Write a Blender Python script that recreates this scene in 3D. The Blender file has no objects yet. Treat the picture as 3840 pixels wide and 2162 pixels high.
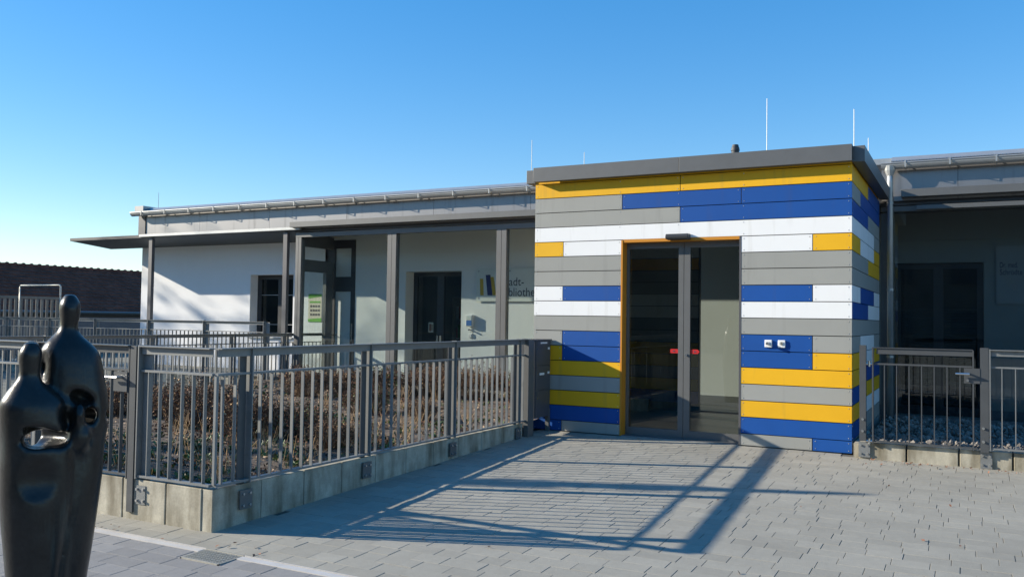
import bpy, math, random
import numpy as np
from mathutils import Matrix, Vector

random.seed(7)
rng = np.random.default_rng(7)
S = bpy.context.scene
COL = S.collection
PI = math.pi

# ------------------------------------------------------------------ camera
RX = Vector((0.884139, 0.467003, 0.014339))
UX = Vector((0.003869, -0.038008, 0.999270))
FX = Vector((-0.467207, 0.883438, 0.035411))
CAM = Vector((5.299202, -10.678704, 1.49325))
cd = bpy.data.cameras.new('camera')
cam = bpy.data.objects.new('camera', cd)
COL.objects.link(cam)
cam.matrix_world = Matrix(((RX.x, UX.x, -FX.x, CAM.x), (RX.y, UX.y, -FX.y, CAM.y),
                           (RX.z, UX.z, -FX.z, CAM.z), (0, 0, 0, 1)))
cd.sensor_width = 36.0
cd.lens = 30.4627
cd.clip_start = 0.05
cd.clip_end = 3000
S.camera = cam

# ------------------------------------------------------------------ sky and sun
SUN_TO = Vector((-1.0, -0.36, 0.40)).normalized()
ELEV = math.asin(SUN_TO.z)
AZ = math.atan2(SUN_TO.x, SUN_TO.y)
w = bpy.data.worlds.new('World')
S.world = w
w.use_nodes = True
wn = w.node_tree.nodes
wl = w.node_tree.links
bg = wn['Background']
sky = wn.new('ShaderNodeTexSky')
sky.sky_type = 'NISHITA'
sky.sun_disc = False
sky.sun_elevation = ELEV
sky.sun_rotation = AZ % (2 * PI)
sky.altitude = 200
sky.air_density = 1.0
sky.dust_density = 0.1
sky.ozone_density = 3.0
hs = wn.new('ShaderNodeHueSaturation')
hs.inputs['Saturation'].default_value = 1.75
hs.inputs['Value'].default_value = 1.36
hs.inputs['Hue'].default_value = 0.508
gm = wn.new('ShaderNodeGamma')
gm.inputs['Gamma'].default_value = 0.62
wl.new(sky.outputs[0], gm.inputs['Color'])
wl.new(gm.outputs[0], hs.inputs['Color'])
wl.new(hs.outputs[0], bg.inputs['Color'])
bg.inputs['Strength'].default_value = 0.15
sd = bpy.data.lights.new('sun', 'SUN')
sd.energy = 5.0
sd.angle = math.radians(0.53)
sd.color = (1.0, 0.90, 0.75)
sun = bpy.data.objects.new('sun', sd)
COL.objects.link(sun)
sun.location = (-20, -8, 12)
sun.rotation_euler = SUN_TO.to_track_quat('Z', 'Y').to_euler()
S.view_settings.view_transform = 'Standard'
S.view_settings.look = 'None'
S.view_settings.gamma = 1.0
S.view_settings.use_curve_mapping = False
S.view_settings.exposure = 0.85
S.cycles.max_bounces = 10
S.cycles.transparent_max_bounces = 24

# ------------------------------------------------------------------ mesh helpers
class MB:
    def __init__(s):
        s.v = []; s.f = []; s.m = []
    def box(s, x0, x1, y0, y1, z0, z1, mi=0):
        if x0 > x1: x0, x1 = x1, x0
        if y0 > y1: y0, y1 = y1, y0
        if z0 > z1: z0, z1 = z1, z0
        n = len(s.v)
        s.v += [(x0,y0,z0),(x1,y0,z0),(x1,y1,z0),(x0,y1,z0),(x0,y0,z1),(x1,y0,z1),(x1,y1,z1),(x0,y1,z1)]
        for q in ((0,3,2,1),(4,5,6,7),(0,1,5,4),(1,2,6,5),(2,3,7,6),(3,0,4,7)):
            s.f.append(tuple(n+i for i in q)); s.m.append(mi)
        return s
    def poly(s, pts, mi=0):
        n = len(s.v); s.v += [tuple(p) for p in pts]
        s.f.append(tuple(range(n, n+len(pts)))); s.m.append(mi); return s
    def prism(s, pts2, axis, a0, a1, mi=0):
        """closed outline (list of 2-D points, counter-clockwise) pushed along an axis"""
        n = len(s.v); k = len(pts2)
        def P(p, a):
            if axis == 'x': return (a, p[0], p[1])
            if axis == 'y': return (p[0], a, p[1])
            return (p[0], p[1], a)
        s.v += [P(p, a0) for p in pts2] + [P(p, a1) for p in pts2]
        for i in range(k):
            j = (i+1) % k
            s.f.append((n+i, n+j, n+k+j, n+k+i)); s.m.append(mi)
        s.f.append(tuple(n+i for i in reversed(range(k)))); s.m.append(mi)
        s.f.append(tuple(n+k+i for i in range(k))); s.m.append(mi)
        return s
    def tube(s, pts, r, seg=8, mi=0, cap=True):
        """round bar along a polyline; r a number or one per point"""
        pts = [Vector(p) for p in pts]
        rs = r if isinstance(r, (list, tuple)) else [r]*len(pts)
        n = len(s.v)
        for i, p in enumerate(pts):
            d = (pts[min(i+1, len(pts)-1)] - pts[max(i-1, 0)]).normalized()
            a = Vector((0,0,1)) if abs(d.z) < .9 else Vector((1,0,0))
            u = d.cross(a).normalized(); v = d.cross(u)
            for k in range(seg):
                t = 2*PI*k/seg
                s.v.append(tuple(p + (u*math.cos(t) + v*math.sin(t))*rs[i]))
        for i in range(len(pts)-1):
            for k in range(seg):
                j = (k+1) % seg
                s.f.append((n+i*seg+k, n+i*seg+j, n+(i+1)*seg+j, n+(i+1)*seg+k)); s.m.append(mi)
        if cap:
            s.f.append(tuple(n+k for k in reversed(range(seg)))); s.m.append(mi)
            s.f.append(tuple(n+(len(pts)-1)*seg+k for k in range(seg))); s.m.append(mi)
        return s
    def mesh(s, name, mats, off=(0,0,0), smooth=False):
        me = bpy.data.meshes.new(name)
        ox, oy, oz = off
        me.from_pydata([(a-ox, b-oy, c-oz) for a, b, c in s.v], [], s.f)
        mats = mats if isinstance(mats, (list, tuple)) else [mats]
        for m in mats: me.materials.append(m)
        if len(mats) > 1: me.polygons.foreach_set('material_index', s.m)
        if smooth: me.polygons.foreach_set('use_smooth', [True]*len(me.polygons))
        import bmesh
        bm = bmesh.new(); bm.from_mesh(me)
        bmesh.ops.recalc_face_normals(bm, faces=bm.faces)
        bm.to_mesh(me); bm.free()
        return me

def bevel(o, wdt=0.004, seg=2):
    m = o.modifiers.new('edge', 'BEVEL'); m.width = wdt; m.segments = seg; m.limit_method = 'ANGLE'
    return o

class Thing:
    def __init__(s, name, label, cat, loc=(0,0,0), group=None):
        o = bpy.data.objects.new(name, None); COL.objects.link(o)
        o.location = loc; o.empty_display_size = .1
        o['label'] = label; o['category'] = cat
        if group: o['group'] = group
        s.o = o; s.loc = loc
    def part(s, name, mb, mat, parent=None, label=None, kind=None, smooth=False, bev=0):
        me = mb.mesh(name, mat, s.loc, smooth)
        o = bpy.data.objects.new(name, me); COL.objects.link(o)
        o.parent = parent if parent else s.o
        if label: o['label'] = label
        if kind: o['kind'] = kind
        if bev: bevel(o, bev)
        return o
    def inst(s, name, me, loc, parent=None, rot=None):
        """a copy that shares its mesh; loc in world coordinates"""
        o = bpy.data.objects.new(name, me); COL.objects.link(o)
        o.parent = parent if parent else s.o
        o.location = (loc[0]-s.loc[0], loc[1]-s.loc[1], loc[2]-s.loc[2])
        if rot: o.rotation_euler = rot
        return o

def single(name, mb, mat, label=None, cat=None, kind=None, group=None, smooth=False, loc=(0,0,0), bev=0):
    me = mb.mesh(name, mat, loc, smooth)
    o = bpy.data.objects.new(name, me); COL.objects.link(o); o.location = loc
    if label: o['label'] = label
    if cat: o['category'] = cat
    if kind: o['kind'] = kind
    if group: o['group'] = group
    if bev: bevel(o, bev)
    return o

# ------------------------------------------------------------------ materials
def mat(name, col, rough=.6, metal=0., noise=None, amp=.12, island=0., objrand=0., bump=0., bscale=60., spec=.5, stain=None, coat=0.):
    """col base colour; noise = list of (scale, amount) multiplying brightness; island/objrand per-piece brightness spread"""
    m = bpy.data.materials.new(name); m.use_nodes = True
    nt = m.node_tree; N = nt.nodes; L = nt.links
    b = N['Principled BSDF']
    b.inputs['Roughness'].default_value = rough
    b.inputs['Metallic'].default_value = metal
    b.inputs['Specular IOR Level'].default_value = spec
    if coat: b.inputs['Coat Weight'].default_value = coat
    geo = N.new('ShaderNodeNewGeometry')
    rgb = N.new('ShaderNodeRGB'); rgb.outputs[0].default_value = (*col, 1)
    cur = rgb.outputs[0]
    def mul(cur, val):
        mx = N.new('ShaderNodeMix'); mx.data_type = 'RGBA'; mx.blend_type = 'MULTIPLY'
        mx.inputs['Factor'].default_value = 1.0
        L.new(cur, mx.inputs['A']); L.new(val, mx.inputs['B'])
        return mx.outputs['Result']
    def remap(src, a, c, lo=0., hi=1.):
        r = N.new('ShaderNodeMapRange'); r.inputs['From Min'].default_value = lo; r.inputs['From Max'].default_value = hi
        r.inputs['To Min'].default_value = a; r.inputs['To Max'].default_value = c
        L.new(src, r.inputs['Value']); return r.outputs['Result']
    for sc, am in (noise or []):
        n = N.new('ShaderNodeTexNoise'); n.inputs['Scale'].default_value = sc; n.inputs['Detail'].default_value = 5
        L.new(geo.outputs['Position'], n.inputs['Vector'])
        cur = mul(cur, remap(n.outputs['Fac'], 1-am, 1+am, .25, .75))
    if island: cur = mul(cur, remap(geo.outputs['Random Per Island'], 1-island, 1+island))
    if objrand:
        oi = N.new('ShaderNodeObjectInfo'); cur = mul(cur, remap(oi.outputs['Random'], 1-objrand, 1+objrand))
    if stain:
        (scol, ssc, lo, hi, stretch) = stain
        mp = N.new('ShaderNodeMapping'); mp.inputs['Scale'].default_value = stretch
        L.new(geo.outputs['Position'], mp.inputs['Vector'])
        n = N.new('ShaderNodeTexNoise'); n.inputs['Scale'].default_value = ssc; n.inputs['Detail'].default_value = 7
        L.new(mp.outputs[0], n.inputs['Vector'])
        f = remap(n.outputs['Fac'], 0, 1, lo, hi)
        mx = N.new('ShaderNodeMix'); mx.data_type = 'RGBA'
        L.new(f, mx.inputs['Factor']); L.new(cur, mx.inputs['A']); mx.inputs['B'].default_value = (*scol, 1)
        cur = mx.outputs['Result']
    L.new(cur, b.inputs['Base Color'])
    if bump:
        n = N.new('ShaderNodeTexNoise'); n.inputs['Scale'].default_value = bscale; n.inputs['Detail'].default_value = 6
        L.new(geo.outputs['Position'], n.inputs['Vector'])
        bp = N.new('ShaderNodeBump'); bp.inputs['Strength'].default_value = bump; bp.inputs['Distance'].default_value = .01
        L.new(n.outputs['Fac'], bp.inputs['Height']); L.new(bp.outputs[0], b.inputs['Normal'])
    return m

def glass(name, tint=(.885,.912,.898), ior=1.5, extra=0.0):
    m = bpy.data.materials.new(name); m.use_nodes = True
    nt = m.node_tree; N = nt.nodes; L = nt.links
    N.remove(N['Principled BSDF'])
    t = N.new('ShaderNodeBsdfTransparent'); t.inputs[0].default_value = (*tint, 1)
    g = N.new('ShaderNodeBsdfGlossy'); g.inputs['Roughness'].default_value = 0.0; g.inputs['Color'].default_value = (.95,.97,.97,1)
    ge = N.new('ShaderNodeNewGeometry')
    dt = N.new('ShaderNodeVectorMath'); dt.operation = 'DOT_PRODUCT'
    L.new(ge.outputs['Incoming'], dt.inputs[0]); L.new(ge.outputs['Normal'], dt.inputs[1])
    def mth(op, a, b):
        n = N.new('ShaderNodeMath'); n.operation = op
        for i, q in enumerate((a, b)):
            if q is None: continue
            if isinstance(q, (int, float)): n.inputs[i].default_value = q
            else: L.new(q, n.inputs[i])
        return n
    fr = mth('MULTIPLY_ADD', mth('POWER', mth('SUBTRACT', 1.0, mth('ABSOLUTE', dt.outputs['Value'], None).outputs[0]).outputs[0], 5.0).outputs[0], .96)
    fr.inputs[2].default_value = .05
    mx = N.new('ShaderNodeMixShader')
    L.new(fr.outputs[0], mx.inputs[0]); L.new(t.outputs[0], mx.inputs[1]); L.new(g.outputs[0], mx.inputs[2])
    L.new(mx.outputs[0], N['Material Output'].inputs['Surface'])
    return m

M = {}
M['yellow'] = mat('panel_yellow', (.76,.415,.012), .55, noise=[(3,.04),(240,.05)], objrand=.035, spec=.3, bump=.06, bscale=420, stain=((.42,.27,.05), 1.6, .57, 1.0, (5,5,.5)))
M['blue'] = mat('panel_blue', (.008,.074,.30), .5, noise=[(3,.05),(240,.06)], objrand=.06, spec=.3, bump=.06, bscale=420, stain=((.03,.07,.22), 1.6, .57, 1.0, (5,5,.5)))
M['grey'] = mat('panel_grey', (.31,.315,.29), .55, noise=[(3,.03),(240,.05)], objrand=.03, spec=.3, bump=.06, bscale=420, stain=((.22,.22,.20), 1.6, .57, 1.0, (5,5,.5)))
M['white'] = mat('panel_white', (.80,.81,.80), .5, noise=[(3,.015),(200,.02)], objrand=.01, spec=.3, bump=.06, bscale=420, stain=((.52,.51,.46), 1.6, .57, 1.0, (5,5,.5)))
M['rivet'] = mat('rivet_steel', (.55,.55,.53), .35, .8)
M['gap'] = mat('joint_black', (.02,.02,.02), .9)
M['coping'] = mat('zinc_grey_sheet', (.145,.148,.145), .45, .35, noise=[(2,.05),(9,.04)])
M['anthracite'] = mat('anthracite_metal', (.105,.105,.11), .45, .25, noise=[(5,.05)])
M['rail'] = mat('iron_mica_paint', (.205,.215,.212), .45, .25, noise=[(7,.08),(60,.05)], stain=((.12,.12,.11), 5, .60, .9, (1,1,1)))
M['gatepaint'] = mat('dark_gate_paint', (.078,.084,.088), .42, .2, noise=[(7,.08)])
M['plate'] = mat('galvanised_plate', (.33,.335,.33), .42, .6, noise=[(14,.12)])
M['zinc'] = mat('zinc_gutter', (.44,.455,.45), .42, .55, noise=[(4,.08),(20,.05)])
M['fascia'] = mat('fascia_cladding', (.32,.315,.312), .36, .7, noise=[(1.5,.03)], objrand=.03, stain=((.15,.15,.145), 2.2, .56, .95, (4,4,.5)))
M['render'] = mat('white_render', (.78,.79,.79), .85, noise=[(2,.02),(60,.02)], bump=.15, bscale=180)
M['inner_white'] = mat('inner_white_paint', (.75,.765,.745), .8, noise=[(2,.015)])
M['dark'] = mat('dark_frame', (.035,.037,.040), .45)
M['black'] = mat('black_void', (.012,.012,.013), .8)
M['shadewall'] = mat('shade_toned_wall', (.27,.29,.27), .8, noise=[(2,.03)])  # white wall again, with the shade put into a darker grey-green
M['skirt'] = mat('grey_skirting', (.16,.165,.165), .6)
M['tilefloor'] = mat('floor_tiles', (.10,.105,.105), .35, noise=[(3,.05)])
M['glass'] = glass('clear_glass')
M['glassdoor'] = glass('door_glass', (.79,.82,.805))
M['glassright'] = glass('tinted_glass', (.81,.84,.845))
M['glassdark'] = glass('window_glass', (.70,.74,.74))
M['frost'] = mat('frosted_pane', (.66,.70,.68), .4)
M['shadedyellow'] = mat('shaded_yellow_reveal', (.55,.22,.012), .5, noise=[(4,.04)])  # yellow with its shade and bounced light put into the colour
M['red'] = mat('red_sign', (.52,.02,.02), .4)
M['concrete'] = mat('concrete_element', (.41,.385,.305), .85, noise=[(2.2,.20),(11,.18),(70,.12)], bump=.2, bscale=160,
                    stain=((.10,.08,.042), 3.4, .43, .74, (1.8,1.8,.45)))
M['paver'] = mat('paver_piece', (.300,.286,.238), .85, noise=[(.7,.09),(3,.06),(16,.05),(160,.12)], objrand=.075, bump=.22, bscale=220)
M['paverfield'] = mat('paver_field', (.300,.286,.238), .85, noise=[(.7,.09),(3,.06),(16,.05),(160,.12)], island=.075, bump=.22, bscale=220)
M['bluepaver'] = mat('blue_grey_paver_piece', (.236,.233,.224), .85, noise=[(1.3,.07),(16,.06),(160,.10)], objrand=.09, bump=.22, bscale=220)
M['bluefield'] = mat('blue_grey_paver_field', (.236,.233,.224), .85, noise=[(1.3,.07),(16,.06),(160,.10)], island=.09, bump=.22, bscale=220)
M['joint'] = mat('joint_sand', (.085,.082,.070), .95, noise=[(30,.3)])
M['earth'] = mat('ground_earth', (.16,.16,.13), .95, noise=[(.3,.15),(3,.15)])
M['soil'] = mat('planter_soil', (.105,.08,.058), .95, noise=[(4,.25),(40,.35)], bump=.8, bscale=70)
M['mulch'] = mat('mulch_chips', (.24,.175,.115), .9, island=.55)
M['dryleaf'] = mat('dry_foliage', (.135,.078,.050), .8, island=.55, spec=.2)
M['dryleaf2'] = mat('russet_foliage', (.135,.070,.043), .8, island=.5, spec=.2)
M['straw'] = mat('straw_stems', (.36,.24,.12), .8, island=.4)
M['twig'] = mat('brown_twigs', (.15,.10,.066), .85, island=.35)
M['green'] = mat('green_leaves', (.075,.125,.03), .55, island=.5)
M['autumn'] = mat('autumn_leaves', (.22,.085,.04), .7, island=.5)
M['stone'] = mat('gravel_stone', (.185,.170,.150), .85, noise=[(25,.2)], island=.4)
M['bronze'] = mat('bronze_patina', (.017,.017,.016), .30, .15, noise=[(6,.35),(40,.2)], bump=.22, bscale=24,
                  stain=((.05,.075,.07), 5.5, .60, .85, (2.4,2.4,.3)), spec=.42)
M['slot'] = mat('slot_drain_steel', (.60,.575,.53), .5, .2, noise=[(5,.08)])
M['galv'] = mat('galvanised_steel', (.42,.41,.36), .5, .4, noise=[(30,.12)])
M['chrome'] = mat('stainless_handle', (.62,.62,.60), .25, .95)
M['whiteplastic'] = mat('white_plastic', (.78,.78,.76), .4)
M['letter'] = mat('letter_slate', (.035,.045,.075), .6)
M['letterblue'] = mat('logo_blue', (.018,.025,.13), .5)
M['letterochre'] = mat('logo_ochre', (.50,.34,.02), .5)
M['acrylic'] = mat('acrylic_board', (.66,.70,.66), .3)
M['postergreen'] = mat('poster_green', (.13,.40,.035), .5)
M['dimboard'] = mat('grey_acrylic', (.31,.33,.32), .4)
M['posterbeige'] = mat('poster_beige', (.60,.56,.44), .5)
M['posterdark'] = mat('poster_print', (.10,.09,.09), .6)
M['blueprint'] = mat('blue_print', (.04,.16,.45), .5)
M['rooftile'] = mat('brown_roof_tile', (.150,.062,.042), .9, spec=.15, noise=[(1.2,.18),(12,.15)], island=.22)
M['ridge'] = mat('ridge_tile', (.14,.062,.045), .9, spec=.15, noise=[(12,.15)], objrand=.2)
M['barnwall'] = mat('barn_render', (.10,.10,.105), .9, noise=[(1,.15)])
M['wood'] = mat('weathered_slat', (.13,.13,.12), .85, noise=[(3,.1),(30,.15)], objrand=.25)
M['bark'] = mat('bark', (.10,.08,.06), .9, noise=[(12,.3)])
M['needle'] = mat('conifer_foliage', (.035,.06,.025), .8, island=.4)

SLOPE = .027
def gz(y): return SLOPE*y if y < 0 else 0.0

# ================================================================== SETTING
g = MB()
g.poly([(-400,-400,SLOPE*-12-.02),(400,-400,SLOPE*-12-.02),(400,-12,SLOPE*-12-.02),(-400,-12,SLOPE*-12-.02)])
g.poly([(-400,-12,SLOPE*-12-.02),(400,-12,SLOPE*-12-.02),(400,0,-.02),(-400,0,-.02)])
g.poly([(-400,0,-.02),(400,0,-.02),(400,600,-.02),(-400,600,-.02)])
single('ground', g, M['earth'], kind='structure')

# ---- pavement: joint bed, nearest pavers one by one, the rest joined
PAVE = Thing.__new__(Thing); PAVE.loc = (0,0,0)
pb = MB()
pb.poly([(-9,-11.5,gz(-11.5)-.006),(12,-11.5,gz(-11.5)-.006),(12,-.0,-.006),(-9,0,-.006)])
PAVE.o = single('pavement', pb, M['joint'], kind='structure')
TH = .007
def paver_local(L, W, bl=.0016):
    """chamfered block, top at z=0, origin at its centre"""
    mb = MB(); hx, hy = L/2, W/2; c = bl
    v = [(-hx,-hy,-.03),(hx,-hy,-.03),(hx,hy,-.03),(-hx,hy,-.03),
         (-hx,-hy,-c),(hx,-hy,-c),(hx,hy,-c),(-hx,hy,-c),
         (-hx+c,-hy+c,0),(hx-c,-hy+c,0),(hx-c,hy-c,0),(-hx+c,hy-c,0)]
    f = [(8,9,10,11)]
    for i in range(4):
        j = (i+1) % 4
        f += [(i,j,4+j,4+i),(4+i,4+j,8+j,8+i)]
    mb.v = v; mb.f = f; mb.m = [0]*len(f)
    return mb
LENS = (.178, .238, .298)
PITCH = .158
pmesh = {(L, k): paver_local(L-.0034, PITCH-.0014).mesh('paver', M[k]) for L in LENS for k in ('paver', 'bluepaver')}
def scr(p):
    d = Vector(p) - CAM; z = d.dot(FX)
    return (960 + 1624.7*d.dot(RX)/z, 540.5 - 1624.7*d.dot(UX)/z, z) if z > .2 else (9e9, 9e9, z)
cells = []
DR0, DR1 = -6.262, -6.178           # slot drain strip
GR = (.50, .86, -6.419, -6.177)       # drain grate
y = -.09
rows = []
while y > -6.1: rows.append(y); y -= PITCH
y = DR0-PITCH/2
while y > -11: rows.append(y); y -= PITCH
for ri, y in enumerate(rows):
    yl, yh = y-PITCH/2, y+PITCH/2
    x = -8.6 + random.random()*.3
    while x < 11.5:
        L = random.choice(LENS); xc = x+L/2; x += L
        if yh > -5.85 and xc < .12: continue
        if y > -.20 and xc > 4.06: continue
        if yl < DR1 and yh > DR0: continue
        if yl < GR[3]-.004 and yh > GR[2]+.004:
            xl, xr = xc-L/2, xc+L/2
            if xl > GR[0] and xr < GR[1]: continue
            if xl < GR[0] < xr: xr = GR[0]-.002
            elif xl < GR[1] < xr: xl = GR[1]+.002
            if xr-xl < .03: continue
            L, xc = xr-xl, (xl+xr)/2
        sx, sy, sz = scr((xc, y, gz(y)))
        key = 'bluepaver' if y < DR0 - .0 and xc < 3.2 else 'paver'
        inview = -60 < sx < 1980 and -20 < sy < 1115
        cells.append(((L*PITCH)/(sz*sz*sz) if inview else 0, L, key, xc, y))
cells.sort(key=lambda c: -c[0])
TILT = math.atan(SLOPE)
for a, L, key, xc, y in cells[:300]:
    if (L, key) not in pmesh: pmesh[(L, key)] = paver_local(L-.0034, PITCH-.0014).mesh('paver', M[key])
    PAVE.inst('paver', pmesh[(L, key)], (xc, y, gz(y)+random.uniform(-.0015,.0015)), rot=(TILT+random.uniform(-.004,.004), random.uniform(-.003,.003), random.uniform(-.0022,.0022)))
for key, mk in (('paver','paverfield'),('bluepaver','bluefield')):
    big = MB()
    for a, L, k2, xc, y in cells[300:]:
        if k2 != key: continue
        lp = paver_local(L-.0034, PITCH-.0014)
        n = len(big.v); rz = random.uniform(-.0022,.0022); dz = random.uniform(-.0015,.0015); tx = random.uniform(-.004,.004)
        for (vx, vy, vz) in lp.v:
            X = xc + vx - rz*vy; Y = y + vy + rz*vx
            big.v.append((X, Y, SLOPE*Y + vz + dz + tx*vy))
        big.f += [tuple(n+i for i in q) for q in lp.f]; big.m += lp.m
    if big.f: PAVE.part('paver_field', big, M[mk], kind='stuff')

# slot drain along the paving
for xa, xb, lab in ((-6.0, GR[0]-.005, 'pale steel slot drain strip left of the grated gully'), (GR[1]+.005, 5.0, 'pale steel slot drain strip right of the grated gully')):
    t = Thing('slot_drain', lab, 'drain', (xa, -6.22, gz(-6.22)), 'slot drain strips in the paving')
    for nm, ya, yb, dz in (('cover_strip', DR0+.002, DR0+.062, .004), ('edge_strip', DR0+.074, DR1-.002, .006)):
        b_ = MB(); z0 = gz(ya)
        b_.prism([(ya, z0-.03),(yb, gz(yb)-.03),(yb, gz(yb)+dz),(ya, z0+dz)], 'x', xa, xb)
        t.part(nm, b_, M['slot'])
t = Thing('drain_gully', 'square galvanised grate let into the paving on the slot drain', 'drain grate', (.68,-6.30,gz(-6.30)))
zf = gz(-6.30)+.003
b_ = MB()
b_.box(GR[0],GR[1],GR[2],GR[2]+.014,zf-.03,zf+.002).box(GR[0],GR[1],GR[3]-.014,GR[3],zf-.03,zf+.006)
b_.box(GR[0],GR[0]+.012,GR[2],GR[3],zf-.03,zf+.001).box(GR[1]-.012,GR[1],GR[2],GR[3],zf-.03,zf+.001)
t.part('grate_frame', b_, M['galv'])
bar = MB().box(-.0045,.0045,GR[2]+.012,GR[3]-.012,-.025,0).mesh('grate_bar', M['galv'])
for i in range(14): 
    o = t.inst('grate_bar', bar, (GR[0]+.024+i*.024, 0, zf+.001)); o.location.y = -t.loc[1]
cb = MB().box(GR[0]+.012,GR[1]-.012,-.004,.004,-.02,-.001).mesh('cross_bar', M['galv'])
for i in range(6):
    o = t.inst('cross_bar', cb, (0, GR[2]+.035+i*.036, zf+.001)); o.location.x = -t.loc[0]
t.part('sump', MB().box(GR[0],GR[1],GR[2],GR[3],zf-.09,zf-.04), M['black'])

# ================================================================== ENTRANCE PAVILION
WB, DB = 4.095, 3.42
EP = Thing('entrance_pavilion', 'flat roofed entrance block clad in blue, yellow, white and grey boards', 'building', (2.05, 0, 0))
def zrow(k): return (.15+.2*(16-k), .15+.2*(17-k))   # bottom, top of board row k=1..17
FRONT = [
 [('yellow',0,2.05),('yellow',2.05,WB)],
 [('grey',0,1.27),('blue',1.27,2.82),('blue',2.82,WB)],
 [('grey',0,2.05),('blue',2.05,WB)],
 [('white',0,WB)],
 [('yellow',0,.43),('white',.43,1.27),('white',2.82,3.66),('yellow',3.66,WB)],
 [('grey',0,1.27),('grey',2.82,WB)],
 [('grey',0,1.27),('grey',2.82,WB)],
 [('white',0,.43),('blue',.43,1.27),('blue',2.82,3.66),('white',3.66,WB)],
 [('white',0,1.27),('white',2.82,WB)],
 [('grey',0,1.27),('grey',2.82,WB)],
 [('grey',0,.43),('blue',.43,1.27),('blue',2.82,3.66),('grey',3.66,WB)],
 [('yellow',0,.43),('blue',.43,1.27),('blue',2.82,3.66),('yellow',3.66,WB)],
 [('yellow',0,1.27),('yellow',2.82,WB)],
 [('grey',0,1.27),('grey',2.82,WB)],
 [('yellow',0,1.27),('yellow',2.82,WB)],
 [('blue',0,1.27),('blue',2.82,WB)],
 [('blue',0,.43),('grey',.43,1.27),('grey',2.82,3.66),('blue',3.66,WB)],
]
SIDE = [
 [('yellow',0,1.8),('blue',1.8,DB)],
 [('grey',0,.88),('blue',.88,DB)],
 [('blue',0,1.8),('grey',1.8,DB)],
 [('white',0,2.59),('grey',2.59,DB)],
 [('yellow',0,.88),('white',.88,2.59),('yellow',2.59,DB)],
 [('grey',0,1.8),('yellow',1.8,DB)],
 [('grey',0,DB)],
 [('white',0,.88),('blue',.88,2.59),('white',2.59,DB)],
 [('blue',0,1.8),('white',1.8,DB)],
 [('grey',0,DB)],
 [('grey',0,.88),('white',.88,2.59),('grey',2.59,DB)],
 [('yellow',0,.88),('white',.88,2.59),('yellow',2.59,DB)],
 [('yellow',0,.88),('blue',.88,DB)],
 [('blue',0,.88),('yellow',.88,DB)],
 [('yellow',0,.88),('white',.88,DB)],
 [('blue',0,.88),('grey',.88,DB)],
 [('grey',0,DB)],
]
G_ = .0045
riv = MB()
def rivet(x, y, z, ax):
    r, h = .0068, .003
    n = len(riv.v); k = 6
    for rr, hh in ((r, 0), (r*.7, h)):
        for i in range(k):
            a = 2*PI*i/k
            if ax == 'y': riv.v.append((x+rr*math.cos(a), y-hh, z+rr*math.sin(a)))
            else: riv.v.append((x+hh, y+rr*math.cos(a), z+rr*math.sin(a)))
    for i in range(k):
        j = (i+1) % k
        riv.f.append((n+i,n+j,n+k+j,n+k+i)); riv.m.append(0)
    riv.f.append(tuple(n+k+i for i in range(k))); riv.m.append(0)
for k, row in enumerate(FRONT, 1):
    z0, z1 = zrow(k)
    if k == 17: z0 = .006
    for colr, a, b in row:
        EP.part('cladding_board', MB().box(a+(G_ if a > 0 else 0), b-(G_ if b < WB else 0), 0, .010, z0+G_, z1-G_), M[colr], bev=.0015)
        xs = {a+.035, b-.035}
        for s_ in (1.27-.03, 2.05-.02, 2.82+.03):
            if a+.3 < s_ < b-.3: xs.add(s_)
        for x_ in xs:
            for z_ in (z0+.03, z1-.03):
                if k == 4 and 1.2 < x_ < 2.7 and z_ < z0+.1: continue
                rivet(x_, 0, z_, 'y')
for k, row in enumerate(SIDE, 1):
    z0, z1 = zrow(k)
    if k == 17: z0 = .006
    for colr, a, b in row:
        EP.part('cladding_board', MB().box(WB-.010, WB, a+(G_ if a > 0 else .0105), b-G_, z0+G_, z1-G_), M[colr])
        EP.part('cladding_board', MB().box(0, .010, a+(G_ if a > 0 else .0105), b-G_, z0+G_, z1-G_), M[colr])
        for y_ in (a+.035, b-.035):
            for z_ in (z0+.03, z1-.03): rivet(WB, y_, z_, 'x')
# the band under the coping
EP.part('cladding_board', MB().box(0, WB, .012, .020, 3.355, 3.5), M['yellow'], label='yellow board strip under the coping')
EP.part('cladding_board', MB().box(WB-.022, WB-.014, .022, DB, 3.355, 3.5), M['yellow'], label='yellow board strip under the coping on the side')
EP.part('rivets', riv, M['rivet'], kind='stuff')
# core walls behind the boards
cw = MB()
cw.box(.02,1.262,.021,.145,0,3.40).box(2.828,WB-.024,.021,.145,0,3.40).box(1.262,2.828,.021,.145,2.56,3.40)
cw.box(.012,.12,.145,DB-.02,0,3.40).box(WB-.12,WB-.023,.145,DB-.02,0,3.40)
EP.part('wall_core', cw, M['gap'])
EP.part('roof', MB().box(.02,WB-.03,.021,DB-.02,3.40,3.49), M['coping'])
EP.part('inner_floor', MB().box(.12,WB-.12,.02,DB,-.01,.012), M['tilefloor'])
# inside rear wall left of the passage and the inner boards
iw = MB().box(.13,1.36,DB-.03,DB+.05,0.012,3.3).box(3.0,WB-.13,DB-.03,DB+.05,.012,3.3)
EP.part('inner_wall', iw, M['dark'])
for k in range(2, 17):
    z0, z1 = zrow(k)
    c1 = FRONT[k-1][0][0]
    EP.part('inner_board', MB().box(.135,1.34,DB-.045,DB-.032,z0+G_,z1-G_), M[c1])
    EP.part('inner_board', MB().box(.121,.134,.4,DB-.05,z0+G_,z1-G_), M[SIDE[k-1][-1][0]])
EP.part('ceiling', MB().box(.12,WB-.12,.15,DB-.03,3.30,3.33), M['inner_white'])
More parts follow.
